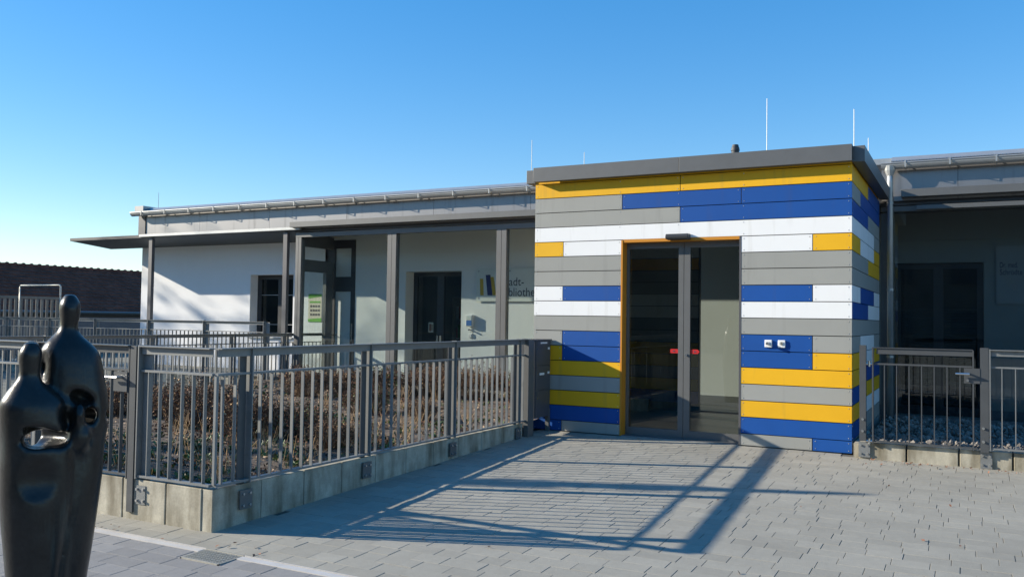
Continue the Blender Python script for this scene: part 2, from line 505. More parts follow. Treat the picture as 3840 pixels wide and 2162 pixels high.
# coping
cp = []
for xa, xb in ((.02,2.062),(2.066,4.108)):
    EP.part('coping', MB().prism([(-.125,3.37),(-.02,3.37),(-.02,3.385),(-.11,3.385),(-.11,3.545),(.25,3.53),(.25,3.55),(-.125,3.562)], 'x', xa, xb), M['coping'], bev=.002)
EP.part('coping', MB().prism([(WB+.003,3.405),(WB+.003,3.372),(WB+.14,3.37),(WB+.14,3.555),(WB-.25,3.548),(WB-.25,3.515),(WB+.003,3.515)], 'y', -.02, DB+.02), M['coping'], label='coping return along the side', bev=.002)
EP.part('coping', MB().prism([(-.14,3.37),(-.003,3.372),(-.003,3.51),(.25,3.51),(.25,3.548),(-.14,3.555)], 'y', -.005, DB+.02), M['coping'], label='coping return along the far side', bev=.002)
# door reveal
EP.part('door_reveal', MB().box(1.262,1.285,-.004,.15,.004,2.545), M['shadedyellow'], label='yellow left door reveal with shade in its colour')
EP.part('door_reveal', MB().box(2.800,2.826,-.002,.15,.004,2.545), M['anthracite'], label='dark right door reveal')
EP.part('door_lintel', MB().box(1.286,2.799,.002,.15,2.515,2.556), M['shadedyellow'])
EP.part('threshold', MB().box(1.286,2.799,-.01,.2,-.03,.008), M['plate'])
# doors
DY = .15
for nm, xa, xb, sl, sr in (('left',1.287,2.058,.035,.068),('right',2.064,2.798,.080,.022)):
    d = EP.part('door', MB().box(xa,xa+sl,DY,DY+.05,.012,2.51).box(xb-sr,xb,DY,DY+.05,.012,2.51).box(xa+sl,xb-sr,DY,DY+.05,.012,.11).box(xa+sl,xb-sr,DY,DY+.05,2.44,2.51),
                M['coping'])
    EP.part('glass_pane', MB().box(xa+sl+.001,xb-sr-.001,DY+.020,DY+.030,.111,2.439), M['glassdoor'], parent=d)
    if nm == 'left':
        ar = [(1.885,1.092),(1.897,1.088),(xb-sr-.002,1.088),(xb-sr-.002,1.142),(1.897,1.142),(1.885,1.138)]
        tri = [(1.905,1.113),(1.945,1.105),(1.945,1.125)]
    else:
        ar = [(xa+sl+.002,1.088),(2.245,1.088),(2.268,1.115),(2.245,1.142),(xa+sl+.002,1.142)]
        tri = [(2.235,1.115),(2.195,1.125),(2.195,1.105)]
    EP.part('push_sticker', MB().prism(ar, 'y', DY+.012, DY+.0185), M['red'], parent=d)
    EP.part('sticker_arrow', MB().prism(tri, 'y', DY+.0095, DY+.0115), M['letter'], parent=d)
    if nm == 'right':
        EP.part('lock', MB().tube([(2.10,DY,1.07),(2.10,DY-.022,1.07)], .016, 10), M['chrome'], parent=d)
# door sensor
sn = EP.part('door_sensor', MB().prism([(-.004,2.525),(-.13,2.53),(-.14,2.56),(-.12,2.595),(-.004,2.60)], 'x', 1.90, 2.19), M['dark'], bev=.006)
# key switches on the blue board
for xk, nm in ((3.155,'key_switch'),(3.31,'push_switch')):
    s_ = EP.part(nm, MB().box(xk-.043,xk+.043,-.022,-.0005,1.20,1.29), M['whiteplastic'], bev=.006)
    if nm == 'key_switch':
        EP.part('knob', MB().tube([(xk,-.022,1.247),(xk,-.085,1.247)], [.022,.018], 12), M['chrome'], parent=s_)
    else:
        EP.part('button', MB().tube([(xk,-.022,1.25),(xk,-.03,1.25)], .022, 12), M['galv'], parent=s_)
        EP.part('keyhole', MB().tube([(xk,-.030,1.25),(xk,-.034,1.25)], .008, 8), M['dark'], parent=s_)
# roof vent and rods
EP.part('roof_vent', MB().tube([(2.385,1.5,3.49),(2.385,1.5,3.90),(2.385,1.5,3.905),(2.385,1.5,3.95),(2.385,1.5,3.955),(2.385,1.5,3.99)],[.055,.055,.062,.055,.05,.042],14), M['dark'])
for x_, y_, zt in ((2.82,1.5,4.60),(3.95,1.5,4.34),(4.02,2.6,4.16)):
    r_ = EP.part('lightning_rod', MB().tube([(x_,y_,3.49),(x_,y_,zt)],[.0055,.0035],6), M['galv'])
    EP.part('rod_foot', MB().tube([(x_,y_,3.49),(x_,y_,3.55)],.05,8), M['dark'], parent=r_)

# ================================================================== LIBRARY BUILDING
LB = Thing('library_building', 'long low library with glazed front, grey fascia and zinc gutter', 'building', (-4, 4.7, 0))
YG, YF, YW = 3.6, 3.55, 4.7
XL, XR = -13.72, 12.0
# back wall with openings: window, narrow door, main door, right door
def wall_strip(ops, x0, x1, y0, y1, z0, z1):
    mb = MB(); x = x0
    for a, b, c, d in sorted(ops):
        mb.box(x, a, y0, y1, z0, z1)
        if c > z0: mb.box(a, b, y0, y1, z0, c)
        mb.box(a, b, y0, y1, d, z1); x = b
    mb.box(x, x1, y0, y1, z0, z1); return mb
LB.part('wall', wall_strip([(-9.91,-8.57,1.0,2.46)], XL, -7.64, YW, YW+.36, .0, 3.42), M['render'])
LB.part('wall', wall_strip([(-7.64,-6.77,.06,3.22),(-5.42,-4.02,.06,2.48)], -7.64, 1.0, YW, YW+.36, .0, 3.42), M['inner_white'])
LB.part('wall', wall_strip([(4.21,5.49,.06,2.49)], 3.3, XR, YW, YW+.36, .0, 3.42), M['shadewall'])  # right stretch of the white wall, shade in its colour
LB.part('wall', MB().box(1.0,3.3,YW,YW+.36,.0,3.42), M['inner_white'])
LB.part('end_wall', MB().box(XL, XL+.3, YW+.36, 12, -.1, 3.9), M['render'])
LB.part('skirting', MB().box(-6.77,-5.42,YW-.012,YW-.001,.03,.19).box(-4.02,4.21,YW-.012,YW-.001,.03,.19).box(5.49,XR,YW-.012,YW-.001,.03,.19), M['skirt'])
LB.part('corridor_floor', MB().box(-7.5, XR, YG-.05, YW+1.4, -.05, .03), M['tilefloor'])
LB.part('plinth', MB().box(-7.5,-.02,YG-.12,YG+.06,-.05,.08).box(WB+.01,XR,YG-.12,YG+.06,-.05,.08), M['anthracite'])
LB.part('soffit', MB().box(-12.4,.0,YF+.06,YW,3.30,3.34).box(0.,WB,DB+.06,YW,3.30,3.34).box(WB,XR,YF+.06,YW,3.30,3.34), M['anthracite'])
# dark rooms behind the openings
rm = MB()
for xa, xb, za, zb in ((-10.4,-8.0,.5,3.0),(-5.9,-3.2,.0,3.0),(3.7,6.2,.0,3.0)):
    rm.box(xa,xb,YW+3.0,YW+3.1,za,zb).box(xa-.1,xa,YW+.37,YW+3.0,za,zb).box(xb,xb+.1,YW+.37,YW+3.0,za,zb).box(xa,xb,YW+.37,YW+3.0,zb,zb+.1).box(xa,xb,YW+.37,YW+3.0,za-.1,za)
LB.part('dark_room', rm, M['skirt'])
# casement window
wy = YW+.24
f = LB.part('window', MB().box(-9.905,-9.78,wy,wy+.07,1.0,2.455).box(-8.66,-8.575,wy,wy+.07,1.0,2.455).box(-9.78,-8.66,wy,wy+.07,2.36,2.455).box(-9.78,-8.66,wy,wy+.07,1.0,1.1).box(-9.25,-9.13,wy,wy+.07,1.1,2.36), M['dark'])
for xa, xb in ((-9.78,-9.25),(-9.13,-8.66)):
    LB.part('pane', MB().box(xa+.001,xb-.001,wy+.03,wy+.04,1.101,2.359), M['glassdark'], parent=f)
    LB.part('glazing_bar', MB().box(xa+.001,xb-.001,wy+.015,wy+.029,1.28,1.295).box(xa+.001,xb-.001,wy+.015,wy+.029,1.98,1.995), M['plate'], parent=f)
LB.part('sill', MB().box(-9.93,-8.55,YW-.05,wy,.965,.999), M['zinc'], parent=f)
# narrow door with two frosted panes
f = LB.part('narrow_door', MB().box(-7.635,-7.39,YW+.05,YW+.12,.06,3.215).box(-6.94,-6.775,YW+.05,YW+.12,.06,3.215).box(-7.39,-6.94,YW+.05,YW+.12,3.03,3.215).box(-7.39,-6.94,YW+.05,YW+.12,2.06,2.39).box(-7.39,-6.94,YW+.05,YW+.12,.06,.2), M['dark'])
LB.part('pane', MB().box(-7.388,-6.942,YW+.08,YW+.10,2.392,3.028), M['frost'], parent=f)
LB.part('pane', MB().box(-7.388,-6.942,YW+.08,YW+.10,.202,2.058), M['frost'], parent=f)
LB.part('handle', MB().tube([(-7.42,YW+.05,1.09),(-7.42,YW-.01,1.09),(-7.26,YW-.01,1.09)],.011,8), M['chrome'], parent=f)
LB.part('pull_handle', MB().tube([(-6.86,YW+.0,.95),(-6.86,YW+.0,1.35)],.012,8), M['chrome'], parent=f)
# main double door
dy = YW+.30
f = LB.part('double_door', MB().box(-5.415,-5.33,dy,dy+.07,.06,2.475).box(-4.10,-4.025,dy,dy+.07,.06,2.475).box(-5.33,-4.10,dy,dy+.07,2.39,2.475).box(-4.80,-4.64,dy,dy+.07,.06,2.39).box(-5.33,-4.80,dy,dy+.07,.06,.2).box(-4.64,-4.10,dy,dy+.07,.06,.2), M['dark'])
for xa, xb in ((-5.33,-4.80),(-4.64,-4.10)):
    LB.part('pane', MB().box(xa+.001,xb-.001,dy+.03,dy+.04,.201,2.389), M['glassdark'], parent=f)
LB.part('handle', MB().box(-4.78,-4.74,dy-.05,dy-.001,1.0,1.12).box(-4.70,-4.66,dy-.05,dy-.001,1.0,1.12), M['chrome'], parent=f)
# right double door
f = LB.part('double_door', MB().box(4.215,4.30,YW+.1,YW+.17,.06,2.485).box(5.40,5.485,YW+.1,YW+.17,.06,2.485).box(4.30,5.40,YW+.1,YW+.17,2.40,2.485).box(4.78,4.92,YW+.1,YW+.17,.06,2.40).box(4.30,4.78,YW+.1,YW+.17,.06,.2).box(4.92,5.40,YW+.1,YW+.17,.06,.2), M['dark'], label='dark double door with blinds behind its panes')
for xa, xb in ((4.30,4.78),(4.92,5.40)):
    LB.part('pane', MB().box(xa+.001,xb-.001,YW+.13,YW+.14,.201,2.399), M['glassdark'], parent=f)
    bl = MB()
    for i in range(34):
        z_ = .25+i*.045
        bl.poly([(xa+.01,YW+.20,z_),(xb-.01,YW+.20,z_),(xb-.01,YW+.225,z_+.030),(xa+.01,YW+.225,z_+.030)])
    LB.part('blind', bl, M['coping'], parent=f, kind='stuff')
LB.part('handle', MB().box(4.79,4.82,YW+.05,YW+.099,1.0,1.12).box(4.88,4.91,YW+.05,YW+.099,1.0,1.12), M['chrome'], parent=f)
# glazed screen: mullions, beam, panes
def mullion(xa, xb, nm='mullion'):
    xm = (xa+xb)/2
    return LB.part(nm, MB().box(xa,xm-.004,YG-.05,YG+.08,.081,3.18).box(xm+.004,xb,YG-.05,YG+.08,.081,3.18).box(xm-.004,xm+.004,YG-.035,YG+.07,.081,3.18), M['coping'])
LX = [(-7.49,-7.34),(-5.08,-4.87),(-2.57,-2.36),(-.10,.005)]
for a, b in LX: mullion(a, b)
RXM = [(WB+.012,4.20),(6.72,6.93),(9.22,9.43)]
for a, b in RXM: mullion(a, b)
LB.part('head_beam', MB().box(-7.49,.004,YG-.055,YG+.08,3.181,3.27), M['coping'])
LB.part('head_beam', MB().box(WB+.012,XR,YG-.055,YG+.08,3.20,3.275), M['coping'])
for i in range(3):
    LB.part('bottom_rail', MB().box(LX[i][1],LX[i+1][0],YG-.045,YG+.07,.081,.17), M['coping'])
    LB.part('glass_pane', MB().box(LX[i][1]+.001,LX[i+1][0]-.001,YG,YG+.012,.171,3.179), M['glass'])
for i in range(2):
    LB.part('bottom_rail', MB().box(RXM[i][1],RXM[i+1][0],YG-.045,YG+.07,.081,.14), M['coping'])
    LB.part('glass_pane', MB().box(RXM[i][1]+.001,RXM[i+1][0]-.001,YG,YG+.012,.141,3.199), M['glassright'])
# return of the screen to the wall at its left end, with a cross beam
LB.part('cross_beam', MB().box(-7.49,-7.40,YG+.081,YW-.001,2.46,2.72), M['coping'])
LB.part('cross_beam', MB().box(-7.49,-7.40,YG+.081,YW-.001,3.0,3.27), M['coping'])
LB.part('mullion', MB().box(-7.49,-7.40,4.46,4.69,.031,2.455), M['coping'])  # upright added to throw shade on the inner wall
LB.part('glass_pane', MB().box(-7.45,-7.44,YG+.081,4.459,.04,2.459), M['glass'])
# fascia boards, soffit edge, awning boxes
js = [-12.2,-10.39,-8.26,-6.13,-3.99,-1.86,-.03]
for a, b in zip(js, js[1:]):
    LB.part('fascia_panel', MB().box(a+.003,b-.003,YF,YF+.03,3.36,3.895), M['fascia'])
js = [WB+.02,5.15,7.28,9.41,11.54]
for a, b in zip(js, js[1:]):
    LB.part('fascia_panel', MB().box(a+.003,b-.003,YF,YF+.03,3.36,3.895), M['fascia'])
LB.part('roof_mass', MB().box(-12.4,XR,YF+.031,12,3.342,3.93), M['dark'])
LB.part('fascia_end', MB().box(-12.44,-12.203,YF-.02,YF+.03,3.36,3.90), M['anthracite'])
LB.part('awning_box', MB().box(-7.5,-.15,3.35,YF-.001,3.375,3.49), M['coping'], bev=.004)
LB.part('awning_box', MB().box(4.40,XR,3.35,YF-.001,3.39,3.505), M['coping'], bev=.004)
LB.part('awning_rail', MB().box(4.60,XR,3.44,3.50,3.205,3.27), M['coping'], bev=.004)
# gutters
def gutter(xa, xb, zt, yb=YF):
    pr = []
    for i in range(9):
        a = PI*i/8
        pr.append((3.40+.075*-math.cos(a), zt-.075*math.sin(a)*1.15))
    inner = [(3.40+.069*-math.cos(PI*i/8), zt-.069*math.sin(PI*i/8)*1.15+.0) for i in reversed(range(9))]
    gm = MB().prism(pr+inner, 'x', xa, xb)
    gm.tube([(xa,3.325,zt),(xb,3.325,zt)], .011, 8)
    return LB.part('gutter', gm, M['zinc'])
gl = gutter(-12.5,-.02,3.91)
gr = gutter(WB+.03,XR,3.90)
br = MB().prism([(3.319,3.835),(3.40,3.815),(3.481,3.84),(YF,3.93),(YF,3.915),(3.478,3.825),(3.40,3.80),(3.313,3.83),(3.309,3.925),(3.317,3.925)], 'x', -.011, .011).mesh('gutter_bracket', M['zinc'])
for x_ in [-12.1+.79*i for i in range(15)]:
    LB.inst('gutter_bracket', br, (x_+LB.loc[0]*0, 0, 0), parent=gl).location = (x_-LB.loc[0], -LB.loc[1], -LB.loc[2])
for x_ in [4.46+.59*i for i in range(13)]:
    LB.inst('gutter_bracket', br, (0,0,0), parent=gr).location = (x_-LB.loc[0], -LB.loc[1], -LB.loc[2])
# roof: edge strip and trapezoid sheet
for xa, xb in ((-12.2,-.16),(WB+.16,XR)):
    LB.part('roof_edge', MB().prism([(3.46,3.945),(3.52,3.955),(3.66,4.045),(3.72,4.05),(3.72,3.94)], 'x', xa, xb), M['zinc'])
    rb = MB(); x_ = xa
    while x_ < xb-.1:
        rb.prism([(3.462,3.945),(3.462,3.953),(3.52,3.962),(3.58,3.99),(3.58,3.98)], 'x', x_, x_+.022); x_ += .045
    LB.part('sheet_ribs', rb, M['zinc'], kind='stuff')
LB.part('roof_sheet', MB().prism([(3.72,4.045),(12,4.45),(12,3.94),(3.72,3.94)], 'x', -12.2, XR), M['zinc'])
LB.part('verge_cap', MB().box(-12.5,-12.205,3.46,12,3.95,4.08), M['fascia'])
# downpipe
dp = LB.part('downpipe', MB().tube([(4.245,3.40,3.80),(4.245,3.40,3.62),(4.245,3.42,3.50),(4.245,3.42,-.02)],.043,12), M['zinc'], smooth=True)
LB.part('outlet_funnel', MB().tube([(4.245,3.40,3.87),(4.245,3.40,3.80),(4.245,3.40,3.72)],[.085,.075,.045],12), M['zinc'], parent=dp)
for z_ in (3.30,2.0,1.0): LB.part('pipe_clip', MB().tube([(4.245,3.42,z_),(4.245,3.42,z_+.03)],.048,12), M['zinc'], parent=dp)
# canopy at the left
LB.part('canopy_roof', MB().prism([(3.50,3.315),(3.50,3.385),(YW-.001,3.31),(YW-.001,3.20)], 'x', -14.94, -7.52), M['dark'])
LB.part('canopy_gutter', MB().prism([(3.44,3.335),(3.44,3.39),(3.499,3.40),(3.499,3.325)], 'x', -12.3, -7.30), M['zinc'])
for x_ in (-11.98,-7.76):
    p_ = LB.part('canopy_post', MB().box(x_-.055,x_+.055,3.515,3.60,-.1,3.29), M['anthracite'])
for x_, y_, zt in ((-2.38,4.6,5.05),(-1.25,4.6,4.72),(-12.33,4.0,4.48)):
    LB.part('lightning_rod', MB().tube([(x_,y_,4.05),(x_,y_,zt)],[.0065,.0045],6), M['galv'])

# ---- text helper: flat lettering on a plane facing -Y
def lettering(body, width, height, x0, zbase, y, thick=.003):
    cu = bpy.data.curves.new('txt', 'FONT'); cu.body = body; cu.size = 1.0; cu.extrude = 0; cu.resolution_u = 4
    to = bpy.data.objects.new('txt', cu); COL.objects.link(to)
    me = bpy.data.meshes.new_from_object(to)
    vs = np.array([v.co[:] for v in me.vertices]); fs = [tuple(p.vertices) for p in me.polygons]
    COL.objects.unlink(to); bpy.data.objects.remove(to); bpy.data.curves.remove(cu)
    bpy.data.meshes.remove(me)
    mn, mx_ = vs.min(0), vs.max(0)
    sx = width/(mx_[0]-mn[0]) if width else None
    sz = height/(mx_[1]) if height else sx
    if not sx: sx = sz
    mb = MB()
    mb.v = [(x0+(a-mn[0])*sx, y, zbase+b*sz) for a, b, c in vs]; mb.f = fs; mb.m = [0]*len(fs)
    return mb
# library sign behind the glass
t = Thing('library_sign', 'pale wall sign reading Stadt-Bibliothek with leaning blue and ochre books', 'sign', (-2.6,YW-.04,1.85))
t.part('board', MB().box(-3.64,-1.55,YW-.045,YW-.033,1.85,2.52), M['acrylic'])
for x_ in (-3.58,-2.86,-1.62):
    for z_ in (1.91,2.46): t.part('spacer', MB().tube([(x_,YW-.033,z_),(x_,YW-.052,z_)],.016,10), M['plate'])
yb = YW-.048
def bk(pts, m): t.part('logo_book', MB().prism(pts, 'y', yb, yb+.002), m)
bk([(-3.54,1.97),(-3.46,1.97),(-3.475,2.31),(-3.555,2.31)], M['letterochre'])
bk([(-3.37,1.97),(-3.255,1.97),(-3.31,2.39),(-3.42,2.385)], M['letterblue'])
bk([(-3.25,1.97),(-3.17,1.97),(-3.235,2.345),(-3.31,2.34)], M['letterochre'])
bk([(-3.165,1.97),(-3.085,1.97),(-3.085,2.23),(-3.165,2.23)], M['letterblue'])
t.part('lettering', lettering('Stadt-', .50, .165, -3.045, 2.165, yb-.001), M['letter'])
t.part('lettering', lettering('Bibliothek', .86, .165, -3.045, 1.955, yb-.001), M['letter'])
# practice sign on the right
t = Thing('practice_sign', 'faint doctor sign on the white wall behind the right glazing', 'sign', (6.2,YW-.04,1.85))
t.part('board', MB().box(5.66,6.9,YW-.035,YW-.025,1.84,2.73), M['dimboard'])
t.part('lettering', lettering('Dr. med.', .24, .085, 5.71, 2.395, YW-.037), M['letter'])
t.part('lettering', lettering('Schr\u00f6dte', .30, .085, 5.71, 2.285, YW-.037), M['letter'])
# poster
t = Thing('poster', 'green and beige notice poster on the wall behind the left glass', 'poster', (-7.91,YW-.02,1.37))
PX, PZ = -8.10, 1.37
t.part('sheet', MB().box(PX,PX+.39,YW-.008,YW-.002,PZ,PZ+.63), M['posterbeige'])
t.part('header', MB().prism([(PX,PZ+.53),(PX+.39,PZ+.58),(PX+.39,PZ+.632),(PX-.0,PZ+.632)],'y',YW-.012,YW-.009), M['postergreen'])
t.part('stripe', MB().box(PX+.04,PX+.35,YW-.012,YW-.009,PZ+.43,PZ+.47), M['postergreen'])
t.part('footer', MB().prism([(PX,PZ-.002),(PX+.39,PZ-.002),(PX+.39,PZ+.09),(PX,PZ+.06)],'y',YW-.012,YW-.009), M['postergreen'])
for r in range(3):
    for c in range(4):
        t.part('picture', MB().box(PX+.06+c*.075,PX+.115+c*.075,YW-.0115,YW-.0085,PZ+.14+r*.095,PZ+.19+r*.095), M['posterdark'])
# wall intercom with its switches
t = Thing('wall_dispenser', 'white wall box with blue front beside the library door', 'dispenser', (-3.76,YW-.05,1.1))
t.part('casing', MB().box(-3.85,-3.69,YW-.10,YW-.001,1.33,1.57), M['whiteplastic'], bev=.012)
t.part('window', MB().box(-3.83,-3.71,YW-.104,YW-.1005,1.46,1.55), M['acrylic'])
t.part('front_label', MB().box(-3.83,-3.71,YW-.104,YW-.1005,1.35,1.455), M['blueprint'])
t = Thing('wall_switch', 'small white knob switch under the wall dispenser', 'switch', (-3.77,YW,1.26))
t.part('plate', MB().box(-3.82,-3.73,YW-.015,YW-.001,1.22,1.31), M['whiteplastic'], bev=.004)
t.part('knob', MB().tube([(-3.775,YW-.015,1.265),(-3.775,YW-.09,1.265)],.017,10), M['chrome'])
t = Thing('wall_switch', 'plain white wall switch lowest beside the library door', 'switch', (-3.77,YW,1.15))
t.part('plate', MB().box(-3.82,-3.73,YW-.03,YW-.001,1.10,1.19), M['whiteplastic'], bev=.006)
t.part('rocker', MB().box(-3.80,-3.75,YW-.036,YW-.0305,1.12,1.17), M['whiteplastic'])
# things seen through the library door
t = Thing('flyer', 'colourful flyer stuck on the glass of the library door', 'flyer', (-4.97,dy-.01,1.27))
t.part('sheet', MB().box(-5.03,-4.91,dy+.024,dy+.028,1.19,1.40), M['posterbeige'])
t.part('print', MB().box(-5.01,-4.96,dy+.0215,dy+.0235,1.21,1.37).box(-4.95,-4.925,dy+.0215,dy+.0235,1.22,1.36), M['autumn'])
t = Thing('book_shelf', 'dim book shelf inside the library behind the dark door', 'shelf', (-4.6,YW+2.4,.0))
t.part('frame', MB().box(-5.6,-5.56,YW+2.2,YW+2.5,.0,2.0).box(-3.5,-3.46,YW+2.2,YW+2.5,.0,2.0), M['posterbeige'])
for z_ in (.1,.55,1.0,1.45,1.96): t.part('board', MB().box(-5.56,-3.5,YW+2.2,YW+2.5,z_,z_+.03), M['posterbeige'])
for z_ in (.13,.58,1.03,1.48):
    x_ = -5.5
    while x_ < -3.6:
        w_ = random.uniform(.03,.06)
        if random.random() < .8:
            t.part('book', MB().box(x_,x_+w_-.003,YW+2.22,YW+2.42,z_,z_+random.uniform(.2,.32)), M[random.choice(['red','blue','yellow','white','posterbeige','postergreen','skirt'])])
        x_ += w_*1.3

# ================================================================== RAILINGS
def plate(T, x, y, z, face, parent=None, w=.13, h=.15):
    """bolted mounting plate on a wall face; face '+x' or '-y'"""
    if face == '+x': b_ = MB().box(x, x+.012, y-w/2, y+w/2, z-h/2, z+h/2)
    else: b_ = MB().box(x-w/2, x+w/2, y-.012, y, z-h/2, z+h/2)
    o = T.part('mounting_plate', b_, M['coping'] if face == '+x' else M['rail'], parent=parent)
    bo = MB()
    for u in (-.036,.036):
        for v in (-.045,.045):
            if face == '+x': bo.tube([(x+.012,y+u,z+v),(x+.026,y+u,z+v)],.011,6)
            else: bo.tube([(x+u,y-.012,z+v),(x+u,y-.026,z+v)],.011,6)
    T.part('bolts', bo, M['chrome'], parent=parent or o)
    return o
BARS = {}
def barmesh(h, ax, m, wd=.036, th=.009):
    # flat bars standing edge-on to the line of the railing
    k = (round(h,3), ax, m, wd)
    if k not in BARS:
        a, b = (th/2, wd/2) if ax == 'x' else (wd/2, th/2)
        BARS[k] = MB().box(-a,a,-b,b,0,h).mesh('baluster', M[m])
    return BARS[k]
def rail_run(T, ax, c, a0, a1, zt, zs, zb, out, bars, web=.068, fl=.080, m='rail', wd=.030):
    """rails along ax at fixed coordinate c; out = +1/-1 side of the web; bars = positions"""
    def B(a, b, lo, hi, z0, z1):
        lo, hi = c+lo, c+hi
        return MB().box(a,b,lo,hi,z0,z1) if ax == 'x' else MB().box(lo,hi,a,b,z0,z1)
    h = B(a0,a1,-.03 if out > 0 else -(fl-.03),(fl-.03) if out > 0 else .03,zt-.008,zt)
    w_ = B(a0,a1,out*.004,out*.012,zt-web,zt-.008)
    n = len(h.v); h.v += w_.v; h.f += [tuple(n+i for i in q) for q in w_.f]; h.m += w_.m
    T.part('handrail', h, M[m])
    T.part('middle_rail', B(a0,a1,-.016,.016,zs-.009,zs+.009), M[m])
    T.part('bottom_rail', B(a0,a1,-.024,.024,zb-.009,zb+.009), M[m])
    me = barmesh(zs-.009-(zb+.009), ax, m, wd)
    for p in bars:
        T.inst('baluster', me, (p,c,zb+.009) if ax == 'x' else (c,p,zb+.009), rot=(random.uniform(-.003,.003), random.uniform(-.003,.003), random.uniform(-.05,.05)))

# ---- main railing: right side of the planter and its front corner
XFN = .205; YFN = -5.855
RA = Thing('planter_railing', 'grey steel railing wrapping the corner of the planting bed by the entrance', 'railing', (XFN, -3, .15))
posts = [-5.53,-3.97,-2.42,-.85]
bars = []
for i in range(3): bars += [posts[i]+.140+.1265*k for k in range(11)]
bars += [-5.79,-5.665] + [-.72]
bars = [b for b in bars if b < -.70]
zT, zS, zB = 1.238, 1.035, .192
rail_run(RA, 'y', XFN, YFN, -.66, zT, zS, zB, 1, bars)
# front leg: handrail along x
rail_run(RA, 'x', YFN, -.62, XFN-.0315, zT-.0005, zS, zB, -1, [.09-.1245*k for k in range(6)])
RA.part('corner_post', MB().box(XFN-.012,XFN+.012,YFN-.012,YFN+.012,zB+.010,zS-.013), M['rail'])
for i, p in enumerate(posts):
    pb_ = MB().box(XFN-.032,XFN-.020,p-.070,p+.004,zB-.25,zT-.0085)
    po = RA.part('post', pb_, M['gatepaint'])
    RA.part('post_flat', MB().box(XFN-.035,XFN+.034,p+.016,p+.028,zB-.02,zT+.006), M['rail'], parent=po)
    plate(RA, XFN+.018, p-.015, .045, '+x', parent=po)
pe = RA.part('post', MB().box(XFN-.034,XFN+.034,-.672,-.660,zB-.02,zT+.006).box(XFN-.03,XFN+.03,-.652,-.640,.05,zT), M['gatepaint'])
pf = RA.part('post', MB().box(-.625,-.530,YFN+.016,YFN+.028,-.05,zT-.0095), M['rail'])
RA.part('post_flat', MB().box(-.640,-.628,YFN-.035,YFN+.035,zB-.02,zT+.004), M['rail'], parent=pf)
plate(RA, -.585, YFN-.006, .045, '-y', parent=pf, w=.11)

# ---- gate to the left of it
GT = Thing('garden_gate', 'grey barred gate with lever handle beside the bronze figures', 'gate', (-1.3,YFN,.0), 'steel barred gates')
rail_run(GT, 'x', YFN, -1.93, -.745, 1.238, 1.035, .192, -1, [-.86-.1245*k for k in range(9)], m='gatepaint')
GT.part('stile', MB().box(-.757,-.745,YFN-.03,YFN+.03,.16,1.2385), M['gatepaint'])
GT.part('stile', MB().box(-1.942,-1.930,YFN-.03,YFN+.03,.16,1.2385), M['gatepaint'])
GT.part('lock_plate', MB().box(-.92,-.758,YFN-.038,YFN-.026,.86,1.02), M['gatepaint'])
GT.part('handle', MB().tube([(-.82,YFN-.03,.975),(-.82,YFN-.085,.975),(-.97,YFN-.085,.975)],.011,8), M['chrome'])
GT.part('lock_post', MB().box(-.735,-.665,YFN-.03,YFN+.03,-.1,1.235), M['gatepaint'])
LF = Thing('front_railing', 'grey steel railing left of the bronze figures at the picture edge', 'railing', (-3.4,YFN,.0))
rail_run(LF, 'x', YFN, -5.2, -2.04, 1.238, 1.035, .192, -1, [-2.14-.1245*k for k in range(24)])
for x_ in (-2.02,-3.6,-5.2):
    LF.part('post', MB().box(x_-.04,x_+.04,YFN+.016,YFN+.028,-.1,1.226), M['rail'])

# ---- railing along the left side of the bed, towards the building
RB = Thing('ramp_railing', 'long grey railing running back to the glazed front along the bed', 'railing', (-7.6,0,0))
rail_run(RB, 'y', -7.58, -5.2, 4.62, 1.125, .93, .06, 1, [-5.1+.1265*k for k in range(77)], web=.062)
for p in (-4.2,-2.1,.03,1.9,3.4): RB.part('post', MB().box(-7.62,-7.608,p-.05,p+.05,-.05,1.115).box(-7.61,-7.55,p+.06,p+.07,-.05,1.135), M['rail'])
# ---- higher railing of the landing in front of the white wall
RC = Thing('landing_railing', 'sunlit grey railing of the landing in front of the white wall', 'railing', (-12,2.9,0))
cx = [-17.9+.1265*k for k in range(81)]
rail_run(RC, 'x', 2.90, -18.0, -7.68, 1.365, 1.145, .25, -1, [x_ for x_ in cx if x_ < -7.75], web=.062)
for x_ in (-16.45,-14.75,-13.05,-11.2,-9.45,-7.70): RC.part('post', MB().box(x_-.012,x_+.0,2.86,2.94,.0,1.375).box(x_+.02,x_+.12,2.915,2.927,.0,1.355), M['rail'])
single('landing', MB().box(-18,-7.65,2.95,4.69,-.05,.22), M['concrete'], kind='structure')

# ---- right gate and railing on the low wall
YR = -.25
GR_ = Thing('garden_gate', 'grey barred gate with lever handle right of the coloured block', 'gate', (4.85,YR,.1), 'steel barred gates')
def Bx(*a): return MB().box(*a)
h = Bx(4.335,5.325,YR-.03,YR+.03,1.232,1.24); 
w_ = Bx(4.38,5.32,YR-.014,YR-.004,1.168,1.232); n = len(h.v); h.v += w_.v; h.f += [tuple(n+i for i in q) for q in w_.f]; h.m += w_.m
GR_.part('handrail', h, M['gatepaint'])
GR_.part('middle_rail', Bx(4.35,5.318,YR-.015,YR+.015,1.048,1.066), M['gatepaint'])
GR_.part('bottom_rail', Bx(4.35,5.318,YR-.02,YR+.02,.195,.212), M['gatepaint'])
GR_.part('stile', Bx(4.335,4.349,YR-.03,YR+.03,.18,1.2315), M['gatepaint'])
GR_.part('stile', Bx(5.319,5.333,YR-.03,YR+.03,.18,1.2315), M['gatepaint'])
me = MB().box(-.005,.005,-.015,.015,0,.832).mesh('baluster', M['gatepaint'])
for k in range(7): GR_.inst('baluster', me, (4.46+.1237*k, YR, .2125))
